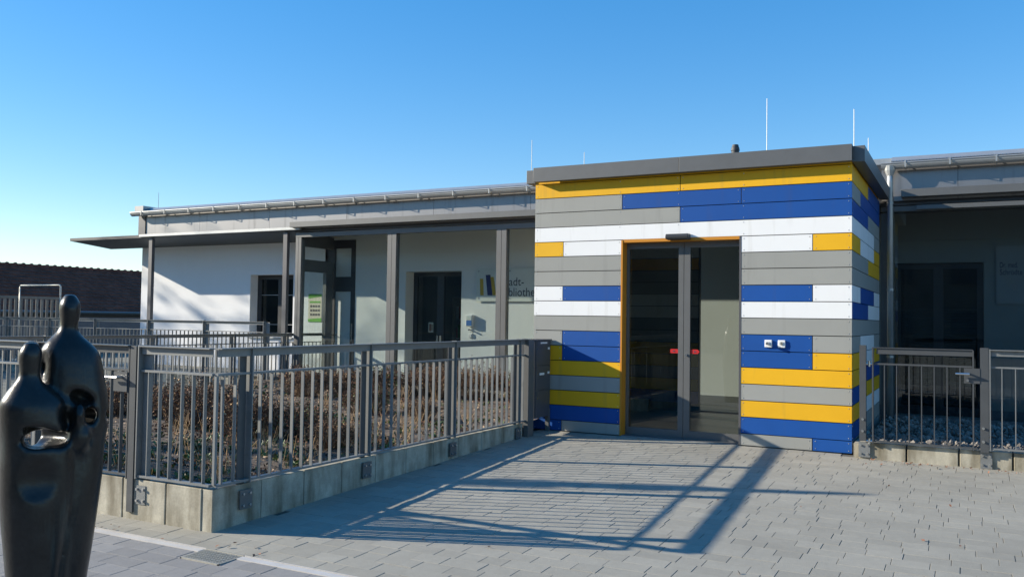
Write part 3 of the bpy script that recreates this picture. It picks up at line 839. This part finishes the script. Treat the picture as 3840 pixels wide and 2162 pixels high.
GR_.part('lock_plate', Bx(5.24,5.39,YR-.034,YR-.022,.885,1.044), M['gatepaint'])
GR_.part('handle', MB().tube([(5.29,YR-.034,.985),(5.29,YR-.085,.985),(5.16,YR-.085,.985)],.011,8), M['chrome'])
GR_.part('lock_cylinder', MB().tube([(5.275,YR-.034,.915),(5.275,YR-.05,.915)],.012,8), M['chrome'])
hp = GR_.part('hinge_post', Bx(4.205,4.272,YR-.035,YR+.035,.205,1.26), M['gatepaint'])
for z_ in (1.055,.20): GR_.part('hinge', MB().tube([(4.272,YR,z_),(4.334,YR,z_)],.012,8).tube([(4.303,YR,z_-.03),(4.303,YR,z_+.03)],.016,8), M['chrome'])
for z_ in (.31,.44): GR_.part('bolts', MB().tube([(4.24,YR-.035,z_),(4.24,YR-.05,z_)],.014,8), M['chrome'], parent=hp)
plate(GR_, 4.25, YR+.03, .10, '-y', parent=hp, w=.12, h=.17)
lp = GR_.part('lock_post', Bx(5.391,5.470,YR-.03,YR+.03,.17,1.262), M['gatepaint'])
for z_ in (.28,.42): GR_.part('bolts', MB().tube([(5.42,YR-.03,z_),(5.42,YR-.045,z_)],.014,8), M['chrome'], parent=lp)
plate(GR_, 5.445, YR+.03, .08, '-y', parent=lp, w=.11, h=.17)
RR = Thing('wall_railing', 'grey railing on the low wall at the right picture edge', 'railing', (6.6,YR,.1))
rail_run(RR, 'x', YR, 5.48, 8.6, 1.245, 1.06, .212, -1, [5.59+.1237*k for k in range(24)], wd=.03)
RR.part('post', Bx(5.476,5.488,YR-.032,YR+.032,.19,1.25), M['rail'])
RR.part('post', Bx(7.0,7.1,YR+.016,YR+.028,.0,1.23), M['rail'])

# ================================================================== LOW WALLS
PW = Thing('planter_wall', 'low stained concrete wall around the planting bed below the railing', 'wall', (.1,-3,-.1))
jy = [-5.86,-5.345,-4.835,-4.325,-3.815,-3.30,-2.79,-2.275,-1.76,-1.25,-.70]
for a, b in zip(jy, jy[1:]):
    PW.part('concrete_element', MB().box(.09,.203,a+(.004 if a > -5.8 else 0),b-.004,-.25,.163), M['concrete'], bev=.006)
jx = [.0885,-.30,-.80,-1.31,-1.82,-2.33,-2.84,-3.35,-3.86,-4.37,-4.9,-5.4]
for a, b in zip(jx, jx[1:]):
    PW.part('concrete_element', MB().box(b+.007,a-(.007 if a < .08 else 0),YFN-.012,YFN+.10,-.25,.163), M['concrete'], bev=.006)
PW.part('backing', MB().box(.03,.085,-5.80,-.72,-.2,.12).box(-5.3,.03,YFN+.105,YFN+.16,-.2,.12), M['black'])
RW = Thing('low_wall', 'low pale concrete wall of joined elements below the right gate', 'wall', (6,-.2,0))
rx = [4.185,4.68,5.19,5.69,6.19,6.69,7.2,7.7,8.2]
for a, b in zip(rx, rx[1:]):
    RW.part('concrete_element', MB().box(a+.008,b-.008,-.215,-.10,-.06,.178), M['concrete'], bev=.006)
RW.part('concrete_element', MB().box(4.13,4.19,-.16,1.2,-.06,.15), M['concrete'], label='stained end element next to the coloured block')
RW.part('backing', MB().box(4.2,8.2,-.098,-.092,-.05,.12), M['black'])
kb = Thing('bed_kerb', 'pale concrete kerb at the back of the planting bed under the glazing', 'kerb', (-3.6,3.2,.1))
x_ = -7.4
while x_ < -.4:
    kb.part('kerb_stone', MB().box(x_+.004,x_+.996,3.05,3.17,-.05,.20), M['concrete'], bev=.006); x_ += 1.0

# ================================================================== PLANTING BED
# soil sheet with unevenness
nx, ny = 90, 100
xs = np.linspace(-7.5,.088,nx); ys = np.linspace(-5.75,3.04,ny)
from mathutils import noise as mn
sm = MB()
def soil_z(x, y): return .115 + .035*mn.noise(Vector((x*1.3,y*1.3,0))) + .03*mn.noise(Vector((x*5,y*5,3))) + .05*math.exp(-((y-2)/2)**2)
sm.v = [(x, y, soil_z(x,y) if x > -7.45 and y > -5.7 else .08) for x in xs for y in ys]
sm.f = [(i*ny+j,(i+1)*ny+j,(i+1)*ny+j+1,i*ny+j+1) for i in range(nx-1) for j in range(ny-1)]; sm.m = [0]*len(sm.f)
single('planter_soil', sm, M['soil'], kind='structure', smooth=True)
def quad(mb, c, u, v, mi=0):
    c = np.array(c); mb.poly([c-u-v, c+u-v, c+u+v, c-u+v], mi)
def rv():
    a = rng.normal(size=3); return a/np.linalg.norm(a)
mc = MB()
for i in range(9000):
    x_ = rng.uniform(-7.3,.06); y_ = rng.uniform(-5.7,2.9)
    s_ = rng.uniform(.008,.026); u = rv()*np.array([1,1,.35]); v = np.cross(u, rv()); v = v/np.linalg.norm(v)*s_*.5
    quad(mc, (x_,y_,soil_z(x_,y_)+.010), u*s_, v)
single('mulch', mc, M['mulch'], kind='stuff')

def shrub_mesh(h, r, leaves, mats, seed, upright=.5, lsize=.0145):
    """twiggy dried shrub: stems fan out of the base and carry small curled leaves"""
    R_ = np.random.default_rng(seed); mb = MB()
    tips = []
    for i in range(150):
        a = R_.uniform(0,2*PI); rr = r*math.sqrt(R_.uniform(0,1)); hh = h*R_.uniform(.6,1.0)*(1-.35*(rr/r)**2)
        b0 = np.array([math.cos(a)*rr*.35, math.sin(a)*rr*.35, -.02]); t1 = np.array([math.cos(a)*rr, math.sin(a)*rr, hh])
        mid = (b0+t1)/2 + np.array([math.cos(a),math.sin(a),0])*rr*.12 + R_.normal(size=3)*.02
        mb.tube([b0,mid,t1], [.005,.0035,.0018], 3, 1, cap=False)
        tips.append((b0,mid,t1))
        for k in range(3):
            f_ = R_.uniform(.35,.9); p = mid*(1-f_)+t1*f_; q = p + R_.normal(size=3)*.07 + np.array([0,0,.06])
            mb.tube([p,q],[.0025,.0012],3,1,cap=False); tips.append((p,(p+q)/2,q))
    for i in range(leaves):
        b0, mid, t1 = tips[R_.integers(len(tips))]; f_ = R_.uniform(.25,1.05)
        p = (mid*(1-f_)+t1*f_) + R_.normal(size=3)*.022
        u = R_.normal(size=3); u /= np.linalg.norm(u); v = np.cross(u, R_.normal(size=3)); v /= np.linalg.norm(v)
        s_ = lsize*R_.uniform(.5,1.3)
        c = p; mb.poly([c-u*s_, c+v*s_*.6, c+u*s_, c-v*s_*.6], 0 if R_.uniform() < .80 else 2)
    me = mb.mesh('shrub', mats); return me
SH = [shrub_mesh(.62,.48,5200,[M['dryleaf'],M['twig'],M['straw']],1),
      shrub_mesh(.55,.42,4600,[M['dryleaf'],M['twig'],M['straw']],2),
      shrub_mesh(.50,.45,4200,[M['dryleaf2'],M['twig'],M['green']],3)]
spots = [
 (-3.15,-3.0,0,1.0,'large dark brown dried shrub behind the front balusters left of the railing corner'),
 (-2.0,-3.35,1,1.0,'brown dried shrub just right of the first railing post from the corner'),
 (-1.4,-3.05,2,.85,'reddish brown shrub midway between the first and second railing posts from the corner'),
 (-4.5,-2.4,1,.85,'brown shrub further back, seen just right of the dark gate post'),
 (-.62,-3.5,1,.62,'low brown shrub close behind the balusters left of the second railing post'),
 (-4.6,.6,0,.85,'brown shrub in front of the left end post of the glazing'),
 (-4.05,1.0,1,.9,'brown shrub below the frosted pane of the narrow door'),
 (-3.55,1.2,2,1.0,'russet shrub below the right end of the first glass pane'),
 (-2.85,1.55,1,.95,'brown shrub just right of the post between the first two panes'),
 (-2.45,1.7,0,.9,'brown shrub in front of the dark library door'),
 (-1.95,1.9,0,.95,'rounded brown shrub below the white wall box'),
 (-1.2,2.1,2,.95,'russet shrub below the lettering of the library sign'),
 (-2.4,-.6,2,.8,'small russet shrub in the middle of the bed behind the second railing post'),
 (-1.2,-.9,1,.6,'low dried shrub in the open bed between the second and third railing posts'),
 (-5.1,-2.6,0,.8,'dark brown shrub behind the bars of the left gate'),
]
for i, (x_, y_, k, s_, lab) in enumerate(spots):
    o = bpy.data.objects.new('dried_shrub', SH[k]); COL.objects.link(o)
    o.location = (x_, y_, soil_z(x_,y_)-.02); o.rotation_euler = (0,0,rng.uniform(0,6.28)); o.scale = (s_*1.05,s_*1.05,s_)
    o['label'] = lab; o['category'] = 'shrub'; o['group'] = 'dried shrubs in the planting bed'
# low ground cover: green rosettes, dry stalks, russet cushions
gcov = MB()
for i in range(640):
    x_ = rng.uniform(-6.5,.02); y_ = rng.uniform(-5.65,2.6)
    if i < 300: y_ = rng.uniform(-5.65,-1.2); x_ = rng.uniform(-3,.03)
    z_ = soil_z(x_,y_); kind = rng.choice(3, p=[.62,.12,.26])
    if kind == 0:
        for k in range(rng.integers(6,14)):
            a = rng.uniform(0,6.28); L = rng.uniform(.03,.085); el = rng.uniform(.2,1.1)
            d = np.array([math.cos(a)*math.cos(el),math.sin(a)*math.cos(el),math.sin(el)]); sd_ = np.array([-math.sin(a),math.cos(a),0])*L*.22
            b0 = np.array([x_+rng.normal()*.03,y_+rng.normal()*.03,z_]); m_ = b0+d*L*.6+np.array([0,0,.012]); e_ = b0+d*L
            gcov.poly([b0,m_-sd_,e_,m_+sd_],0)
    elif kind == 1:
        for k in range(rng.integers(8,20)):
            b0 = np.array([x_+rng.normal()*.05,y_+rng.normal()*.05,z_]); e_ = b0+np.array([rng.normal()*.08,rng.normal()*.08,rng.uniform(.1,.34)])
            gcov.tube([b0,e_],[.0028,.0012],3,1,cap=False)
    else:
        for k in range(rng.integers(25,60)):
            p = np.array([x_,y_,z_])+rng.normal(size=3)*np.array([.06,.06,.03])+np.array([0,0,.03]); u = rv(); v = np.cross(u,rv()); v /= np.linalg.norm(v); s_ = rng.uniform(.008,.02)
            gcov.poly([p-u*s_,p+v*s_*.6,p+u*s_,p-v*s_*.6],2)
single('ground_cover', gcov, [M['green'],M['straw'],M['dryleaf2']], kind='stuff')

# ================================================================== GRAVEL STRIP ON THE RIGHT
gb = MB().box(4.14,8.5,-.099,3.45,-.02,.09)
single('gravel_bed', gb, M['joint'], kind='structure')
st = MB()
def stone(mb, c, r):
    q = rng.uniform(.55,1.0,3)*r
    n = len(mb.v)
    dirs = [(1,0,0),(-1,0,0),(0,1,0),(0,-1,0),(0,0,1),(0,0,-1),(.6,.6,.55),(-.6,.6,.55),(-.6,-.6,.55),(.6,-.6,.55),(.6,.6,-.55),(-.6,.6,-.55),(-.6,-.6,-.55),(.6,-.6,-.55)]
    a = rng.uniform(0,6.28); ca, sa = math.cos(a), math.sin(a)
    for d in dirs:
        j = rng.uniform(.8,1.15); x, y, z = d[0]*q[0]*j, d[1]*q[1]*j, d[2]*q[2]*j
        mb.v.append((c[0]+x*ca-y*sa, c[1]+x*sa+y*ca, c[2]+z))
    for f in ((0,6,4),(0,4,9),(0,10,2),(0,2,6),(0,13,10),(0,9,3),(0,3,13),(2,7,6),(6,7,4),(7,1,8),(7,8,4),(8,9,4),(8,3,9),(1,7,2),(1,2,11),(2,10,11),(1,11,12),(1,12,8),(8,12,3),(3,12,13),(10,13,5),(13,12,5),(12,11,5),(11,10,5)):
        mb.f.append(tuple(n+i for i in f)); mb.m.append(0)
for i in range(4200):
    x_ = rng.uniform(4.2,8.3); y_ = -.06+3.4*rng.uniform(0,1)**1.6
    stone(st, (x_,y_,.10+rng.uniform(0,.045)+(.03 if y_ < .5 else 0)), rng.choice([.012,.018,.026,.036,.052]))
single('gravel', st, M['stone'], kind='stuff')

# fallen leaves
lv = MB()
for i in range(130):
    if i < 100:
        x_ = rng.choice([4.6,5.3,5.9])+rng.normal()*.28; y_ = -.26-abs(rng.normal())*.10
    elif i < 115: x_ = rng.uniform(-.7,1.0); y_ = -6.12+rng.normal()*.05
    else: x_ = rng.uniform(1.5,6); y_ = rng.uniform(-5.5,-.5)
    u = rv()*np.array([1,1,.25]); u /= np.linalg.norm(u); v = np.cross(u,np.array([0,0,1.])+rv()*.4); v /= np.linalg.norm(v); s_ = rng.uniform(.008,.022)
    c = np.array([x_,y_,gz(y_)+.010]); lv.poly([c-u*s_,c+v*s_*.5+np.array([0,0,.004]),c+u*s_,c-v*s_*.5])
single('fallen_leaves', lv, M['autumn'], kind='stuff')

# ================================================================== LETTERBOX UNIT
MBX = Thing('letterbox_stand', 'dark grey free-standing letterbox unit between railing and coloured boards', 'letterbox', (.24,-.3,0))
MBX.part('post', MB().box(.205,.270,-.680,-.520,-.02,1.235), M['coping'], bev=.002)
MBX.part('post', MB().box(.225,.275,-.075,-.025,-.01,.30), M['coping'])
bd = MBX.part('body', MB().box(.06,.262,-.50,-.03,.20,1.215), M['anthracite'])
MBX.part('lid', MB().box(.05,.285,-.515,-.015,1.216,1.232), M['anthracite'])
for i, (za, zb_) in enumerate(((.205,.56),(.566,.885),(.891,1.21))):
    d = MBX.part('door', MB().box(.2625,.272,-.465,-.036,za,zb_), M['anthracite'], bev=.002)
    MBX.part('flap', MB().box(.2725,.277,-.44,-.06,zb_-.075,zb_-.012), M['anthracite'], parent=d)
    MBX.part('lock', MB().tube([(.272,-.43,zb_-.10),(.279,-.43,zb_-.10)],.010,8), M['chrome'], parent=d)
    if i: MBX.part('name_plate', MB().box(.2725,.2745,-.12,-.06,zb_-.115,zb_-.085), M['whiteplastic'], parent=d)
    if i == 1: MBX.part('name_label', MB().box(.2725,.2745,-.36,-.22,zb_-.125,zb_-.095), M['whiteplastic'], parent=d)
MBX.part('top_label', MB().box(.2775,.279,-.35,-.15,1.175,1.195), M['whiteplastic'])

# ================================================================== BRONZE FIGURES
def build_sculpture():
    D0 = 4.8
    base = CAM + (FX*1.0 + RX*((125*1.4907-1920)/3249.35))*D0
    back = Vector((base.x-CAM.x, base.y-CAM.y, 0)).normalized(); right = Vector((back.y,-back.x,0))
    bx, by = base.x, base.y; bz = SLOPE*by
    K = .00113
    def lx(cx): return (cx/1.945-125)*.0022*.883 + .038
    def lz(cy): return 1.672 - K*cy - bz      # height above the base
    res = .0115
    gx = np.arange(-.36,.40,res); gy = np.arange(-.34,.36,res); gzv = np.arange(-.03,1.93,res)
    X, Y, Z = np.meshgrid(gx, gy, gzv, indexing='ij')
    X = X + .0155*Z - .004
    def loft(prof, sharp=2.0):
        """prof rows: crop y, left, right, depth centre, depth radius (half of y extent)"""
        p = sorted([(lz(a), lx((b+c)/2), (lx(c)-lx(b))/2, d, e) for a, b, c, d, e in prof])
        zz = [q[0] for q in p]
        zf = np.linspace(zz[0], zz[-1], 240)
        cols = []
        for i in range(1,5):
            v = np.interp(zf, zz, [q[i] for q in p])
            kk = np.ones(9)/9; vp = np.pad(v, 4, mode='edge'); cols.append(np.convolve(vp, kk, mode='valid'))
        cx, a, cy, b = [np.interp(Z, zf, c) for c in cols]
        a = np.maximum(a, .004); b = np.maximum(b, .004)
        r = np.sqrt(((X-cx)/a)**2 + ((Y-cy)/b)**2)
        d = (r-1)*np.minimum(a,b)
        d = np.maximum(d, Z-zz[-1]); d = np.maximum(d, zz[0]-Z)
        return d
    def smin(a, b, k):
        h = np.clip(.5+.5*(b-a)/k, 0, 1); return b*(1-h)+a*h-k*h*(1-h)
    def smax(a, b, k): return -smin(-a, -b, k)
    def ell(cx, cy_, cz, a, b, c, tilt=0.):
        x = X-lx(cx); z = Z-lz(cz); ct, s_ = math.cos(tilt), math.sin(tilt)
        x, z = x*ct+z*s_, -x*s_+z*ct
        r = np.sqrt((x/a)**2+((Y-cy_)/b)**2+(z/c)**2); return (r-1)*min(a,b,c)
    def ellr(cx, cy_, cz, a, b, c, phi):
        x = X-lx(cx); y_ = Y-cy_; z = Z-lz(cz); cp, sp = math.cos(phi), math.sin(phi)
        u = x*cp+y_*sp; v = -x*sp+y_*cp
        r = np.sqrt((u/a)**2+(v/b)**2+(z/c)**2); return (r-1)*min(a,b,c)
    tall = loft([(66,318,348,.08,.03),(72,300,366,.08,.045),(84,288,378,.08,.06),(105,277,388,.08,.072),(130,274,390,.08,.078),(165,278,388,.08,.076),(195,284,380,.08,.068),
                 (225,283,372,.08,.060),(250,275,375,.08,.062),(275,245,400,.08,.075),(300,215,430,.08,.095),(325,195,465,.08,.11),(350,185,485,.08,.12),
                 (400,180,502,.08,.135),(470,175,516,.08,.145),(560,175,532,.08,.155),(650,175,543,.08,.16),(740,170,536,.08,.165),(800,165,522,.08,.165),(850,160,518,.08,.165),
                 (950,150,513,.07,.165),(1100,140,494,.06,.165),(1300,130,466,.05,.16),(1450,120,440,.04,.155),(1640,110,415,.03,.15),(1690,100,410,.03,.15)])
    small = loft([(302,125,165,-0.065,.03),(310,108,182,-0.065,.045),(325,95,196,-0.065,.058),(350,85,205,-0.065,.066),(385,84,206,-0.065,.066),(420,88,200,-0.065,.06),(455,93,196,-0.065,.054),
                  (480,78,200,-0.065,.06),(510,50,225,-0.065,.08),(540,28,265,-0.065,.10),(565,8,295,-0.065,.115),(600,-4,320,-0.065,.13),(700,-2,345,-0.055,.145),(800,3,365,-0.045,.15),
                  (900,2,370,-0.045,.155),(1000,2,370,-0.045,.155),(1150,12,365,-0.045,.155),(1300,28,355,-0.045,.15),(1450,42,345,-0.045,.145),(1640,55,335,-0.045,.14),(1690,55,335,-0.045,.14)])
    d = smin(tall, small, .014)
    # groove between the two necks
    d = smax(d, -ell(207, -.06, 425, .012, .12, .055, 0), .02)
    # lower hollow: front slot, then a tunnel that leaves at the back on the left, where the low sun comes in
    d = smax(d, -ell(200, -.16, 755, .092, .13, .050, .10), .018)
    d = smax(d, -ell(175, -.175, 716, .062, .07, .026, -.15), .015)
    d = smax(d, -ellr(92, .085, 762, .30, .118, .058, -.66), .018)
    # upper hollow: arched bay above the child, lit pocket at its lower right
    d = smax(d, -ell(398, -.10, 578, .072, .14, .042, -.55), .02)
    d = smax(d, -ell(436, -.06, 668, .036, .15, .050, -.25), .016)
    d = smax(d, -ellr(270, .175, 672, .30, .085, .060, -.42), .018)
    # curved channel leading round the child
    d = smax(d, -ell(330, -.13, 690, .030, .10, .075, .30), .025)
    d = smax(d, -ell(300, -.145, 765, .050, .06, .035, .55), .025)
    # hooded child between them
    d = smin(d, ell(384, -.085, 655, .030, .050, .066, 0), .012)
    d = smin(d, ell(395, -.07, 765, .055, .06, .08, 0), .03)
    # dress hollow below, closing on a ledge
    hol = ell(190, -.328, 940, .23, .165, .185, .10)
    hol = smax(hol, (lz(1085)+(X-lx(345))*-.13)-Z, .006)
    hol = smax(hol, X-lx(346)-(Z-lz(1000))*.10, .010)
    d = smax(d, -hol, .010)
    # seam of the robe and long folds
    xs_ = lx(330)+(Z-lz(1150))*.13
    d = d + .012*np.exp(-((X-xs_)/.011)**2)*(Y < .02)*np.clip((lz(1080)-Z)*10,0,1)
    d = d - .006*np.exp(-((X-xs_-.04)/.022)**2)*(Y < .02)*np.clip((lz(900)-Z)*6,0,1)
    d = d + .005*np.exp(-((X-lx(120)-(Z-lz(1300))*.05)/.03)**2)*(Y < .02)*np.clip((lz(1120)-Z)*6,0,1)
    # surface nets
    ins = d < 0
    nX, nY, nZ = d.shape
    vsum = np.zeros((nX-1,nY-1,nZ-1,3)); cnt = np.zeros((nX-1,nY-1,nZ-1))
    c0 = lambda o: d[o[0]:nX-1+o[0], o[1]:nY-1+o[1], o[2]:nZ-1+o[2]]
    corners = [(i,j,k) for i in (0,1) for j in (0,1) for k in (0,1)]
    for a in corners:
        for ax in range(3):
            if a[ax] == 0:
                b = list(a); b[ax] = 1; b = tuple(b)
                va, vb = c0(a), c0(b); m_ = (va < 0) != (vb < 0)
                t_ = np.where(m_, va/(va-vb+1e-12), 0)
                for q in range(3):
                    vsum[...,q] += np.where(m_, a[q] + (t_ if q == ax else 0), 0)
                cnt += m_
    act = cnt > 0
    idx = -np.ones(act.shape, int); idx[act] = np.arange(act.sum())
    ii = np.argwhere(act); vv = ii + vsum[act]/cnt[act][:,None]
    pts = np.stack([gx[0]+vv[:,0]*res, gy[0]+vv[:,1]*res, gzv[0]+vv[:,2]*res], 1)
    faces = []
    for ax in range(3):
        u, v = (ax+1) % 3, (ax+2) % 3
        sl0 = [slice(None)]*3; sl1 = [slice(None)]*3
        sl0[ax] = slice(0,-1); sl1[ax] = slice(1,None)
        ch = ins[tuple(sl0)] != ins[tuple(sl1)]
        P = np.argwhere(ch)
        ok = (P[:,u] > 0) & (P[:,v] > 0) & (P[:,u] < ins.shape[u]-1) & (P[:,v] < ins.shape[v]-1)
        P = P[ok]
        def cell(du, dv):
            q = P.copy(); q[:,u] += du; q[:,v] += dv; return idx[q[:,0],q[:,1],q[:,2]]
        A, B, C_, D_ = cell(-1,-1), cell(0,-1), cell(0,0), cell(-1,0)
        flip = ins[P[:,0],P[:,1],P[:,2]]
        quads = np.stack([A,B,C_,D_],1); quads[~flip] = quads[~flip][:,::-1]
        faces.append(quads)
    faces = np.concatenate(faces)
    # relax
    W = pts.copy()
    for _ in range(4):
        acc = np.zeros_like(W); c_ = np.zeros(len(W))
        for k in range(4):
            a_, b_ = faces[:,k], faces[:,(k+1) % 4]
            np.add.at(acc, a_, W[b_]); np.add.at(c_, a_, 1); np.add.at(acc, b_, W[a_]); np.add.at(c_, b_, 1)
        W = W*.5 + .5*acc/np.maximum(c_,1)[:,None]
    pts = W
    wv = [(right.x*p[0]+back.x*p[1], right.y*p[0]+back.y*p[1], p[2]) for p in pts]
    me = bpy.data.meshes.new('bronze_sculpture')
    me.from_pydata(wv, [], [tuple(int(i) for i in f) for f in faces]); me.materials.append(M['bronze'])
    me.polygons.foreach_set('use_smooth', [True]*len(me.polygons))
    o = bpy.data.objects.new('bronze_sculpture', me); COL.objects.link(o); o.location = (bx,by,bz)
    o['label'] = 'dark bronze sculpture of two faceless draped figures with hollows between them'; o['category'] = 'sculpture'
build_sculpture()

# ================================================================== BACKGROUND AT THE LEFT
BN = Thing('tiled_barn', 'low outbuilding with a dark brown tiled roof beyond the white wall', 'building', (-30,14,0))
XRG, ZRG, XEV, ZEV = -30.0, 3.47, -27.0, 1.60
BN.part('roof_slab', MB().prism([(XRG,ZRG-.08),(XEV,ZEV-.06),(XEV,ZEV-.18),(XRG,ZRG-.3)], 'y', 2, 27), M['dark'])
BN.part('roof_slab', MB().prism([(XRG,ZRG-.08),(XRG-3,ZEV-.06),(XRG-3,ZEV-.18),(XRG,ZRG-.3)], 'y', 2, 27), M['rooftile'])
tl = MB(); nrow = 13
for r in range(nrow):
    f0, f1 = r/nrow, (r+1)/nrow
    xa, za = XEV+(XRG-XEV)*f0, ZEV+(ZRG-ZEV)*f0; xb, zb_ = XEV+(XRG-XEV)*f1, ZEV+(ZRG-ZEV)*f1
    y_ = 2+(r % 2)*.15
    while y_ < 26.9:
        tl.poly([(xa,y_+.01,za+.02),(xa,y_+.15,za+.032),(xb-.02,y_+.15,zb_+.0),(xb-.02,y_+.01,zb_-.02)])
        tl.poly([(xa,y_+.15,za+.032),(xa,y_+.29,za+.02),(xb-.02,y_+.29,zb_-.02),(xb-.02,y_+.15,zb_+.0)])
        tl.poly([(xa,y_+.01,za+.02),(xa,y_+.29,za+.02),(xa,y_+.29,za-.05),(xa,y_+.01,za-.05)])
        y_ += .30
BN.part('roof_tiles', tl, M['rooftile'], kind='stuff')
rgm = MB().tube([(XRG,-.19,ZRG-.03),(XRG,.10,ZRG-.02),(XRG,.17,ZRG+.005),(XRG,.20,ZRG+.0)],[.085,.092,.105,.10],10).mesh('ridge_tile', M['ridge'], smooth=True)
for i in range(70):
    o = BN.inst('ridge_tile', rgm, (0,0,0)); o.location = (-BN.loc[0], 2.2+.355*i-BN.loc[1], -BN.loc[2])
BN.part('gutter', MB().tube([(XEV+.08,2,ZEV-.08),(XEV+.08,27,ZEV-.08)],.06,8), M['coping'])
BN.part('wall', MB().box(XEV-.5,XEV-.3,2,27,-.3,ZEV-.1), M['barnwall'])
SF = Thing('slatted_fence', 'weathered upright slat fence in front of the tiled roof', 'fence', (-20,4,0))
sl_ = MB().box(-.012,.012,-.04,.04,0,1.89).mesh('slat', M['wood'])
for i in range(40): 
    o = SF.inst('slat', sl_, (-20, .2+.166*i, 0))
SF.part('top_rail', MB().box(-20.02,-19.985,.1,6.75,1.90,1.98), M['wood'])
SF.part('lower_rail', MB().box(-20.045,-20.013,.1,6.75,.4,.5), M['wood'])
hoop = MB().tube([(-18.5,4.5,-.05),(-18.5,4.5,2.21),(-18.46,4.5,2.25),(-16.74,4.5,2.25),(-16.70,4.5,2.21),(-16.70,4.5,-.05)],.022,8)
single('tube_hoop', hoop, M['galv'], 'tall galvanised tube hoop standing before the slatted fence', 'hoop', loc=(-17.6,4.5,0), smooth=True)
GWl = single('garden_wall', MB().box(-24.3,-24.0,6.5,22,-.2,1.32), M['barnwall'], 'low grey garden wall below the tiled roof', 'wall', loc=(-24,12,0))

# ================================================================== HOUSE ACROSS THE YARD (unseen, added to darken the reflections in the glazing)
OH = Thing('reflection_house', 'long grey house added across the yard to give the library glazing dark reflections', 'building', (-8,-46,-.6))
OH.part('wall', MB().box(-88,24,-52,-46,-.6,7.2), mat('opposite_render', (.17,.155,.14), .9, noise=[(1,.2)]))
OH.part('roof', MB().prism([(-45.4,7.1),(-49,11.2),(-52.6,7.1)], 'x', -88.4, 24.4), M['rooftile'])
for i in range(28):
    for z_ in (.9,4.2):
        f = OH.part('window', MB().box(-85.5+i*3.9,-83.9+i*3.9,-45.99,-45.93,z_,z_+1.5), M['barnwall'])
        OH.part('pane', MB().box(-85.4+i*3.9,-84.0+i*3.9,-45.93,-45.92,z_+.1,z_+1.4), M['barnwall'], parent=f)

# ================================================================== TREES LEFT OF THE PICTURE (their shadows reach into it)
def conifer(x, y, h, r, lab):
    T_ = Thing('columnar_conifer', lab, 'tree', (x,y,.1))
    T_.part('trunk', MB().tube([(x,y,0),(x,y,h*.92)],[.05,.012],8), M['bark'])
    cr = MB(); R2 = np.random.default_rng(5)
    for i in range(9000):
        f = R2.uniform(.04,1)**.9; z = .25+(h-.25)*f
        rad = r*(1-f)**.75*(.75+.25*math.sin(f*40+R2.uniform(0,2)))*R2.uniform(.2,1.0)+.01
        a = R2.uniform(0,2*PI); p = np.array([x+math.cos(a)*rad,y+math.sin(a)*rad,z])
        u = np.array([math.cos(a)*.5,math.sin(a)*.5,.85])*R2.uniform(.03,.07); v = np.array([-math.sin(a),math.cos(a),R2.normal()*.3])*R2.uniform(.010,.022)
        cr.poly([p-u*.3-v*.6,p-u*.3+v*.6,p+u*.6+v*.4,p+u,p+u*.6-v*.4])
    T_.part('crown', cr, M['needle'])
conifer(-5.05, -5.52, 3.72, .52, 'slender conifer standing in the bed left of the railing')
def bare_tree(x, y, h, r, lab):
    T_ = Thing('bare_tree', lab, 'tree', (x,y,0)); R2 = np.random.default_rng(11)
    T_.part('trunk', MB().tube([(x,y,-.1),(x+.1,y,h*.35),(x,y+.1,h*.6)],[.16,.12,.07],8), M['bark'])
    br = MB(); lf = MB()
    for i in range(46):
        z0 = h*R2.uniform(.35,.62); a = R2.uniform(0,2*PI); L = r*R2.uniform(.6,1.15)
        e = np.array([x+math.cos(a)*L, y+math.sin(a)*L, z0+R2.uniform(.15,.55)*h*.6]); b0 = np.array([x,y,z0]); m_ = (b0+e)/2+R2.normal(size=3)*.15
        br.tube([b0,m_,e],[.045,.025,.008],5,cap=False)
        for k in range(5):
            f = R2.uniform(.3,1); p = b0*(1-f)+e*f; q = p+R2.normal(size=3)*.7; br.tube([p,q],[.03,.012],4,cap=False)
            for j in range(7):
                c = p+(q-p)*R2.uniform(.3,1.1)+R2.normal(size=3)*.25; u = R2.normal(size=3); u /= np.linalg.norm(u); v = np.cross(u,R2.normal(size=3)); v /= np.linalg.norm(v); s_ = R2.uniform(.08,.17)
                lf.poly([c-u*s_,c+v*s_*.6,c+u*s_,c-v*s_*.6])
    T_.part('branches', br, M['bark']); T_.part('crown', lf, M['dryleaf2'])
bare_tree(-36, -4.2, 14.5, 3.9, 'tall sparse autumn tree far out on the left')
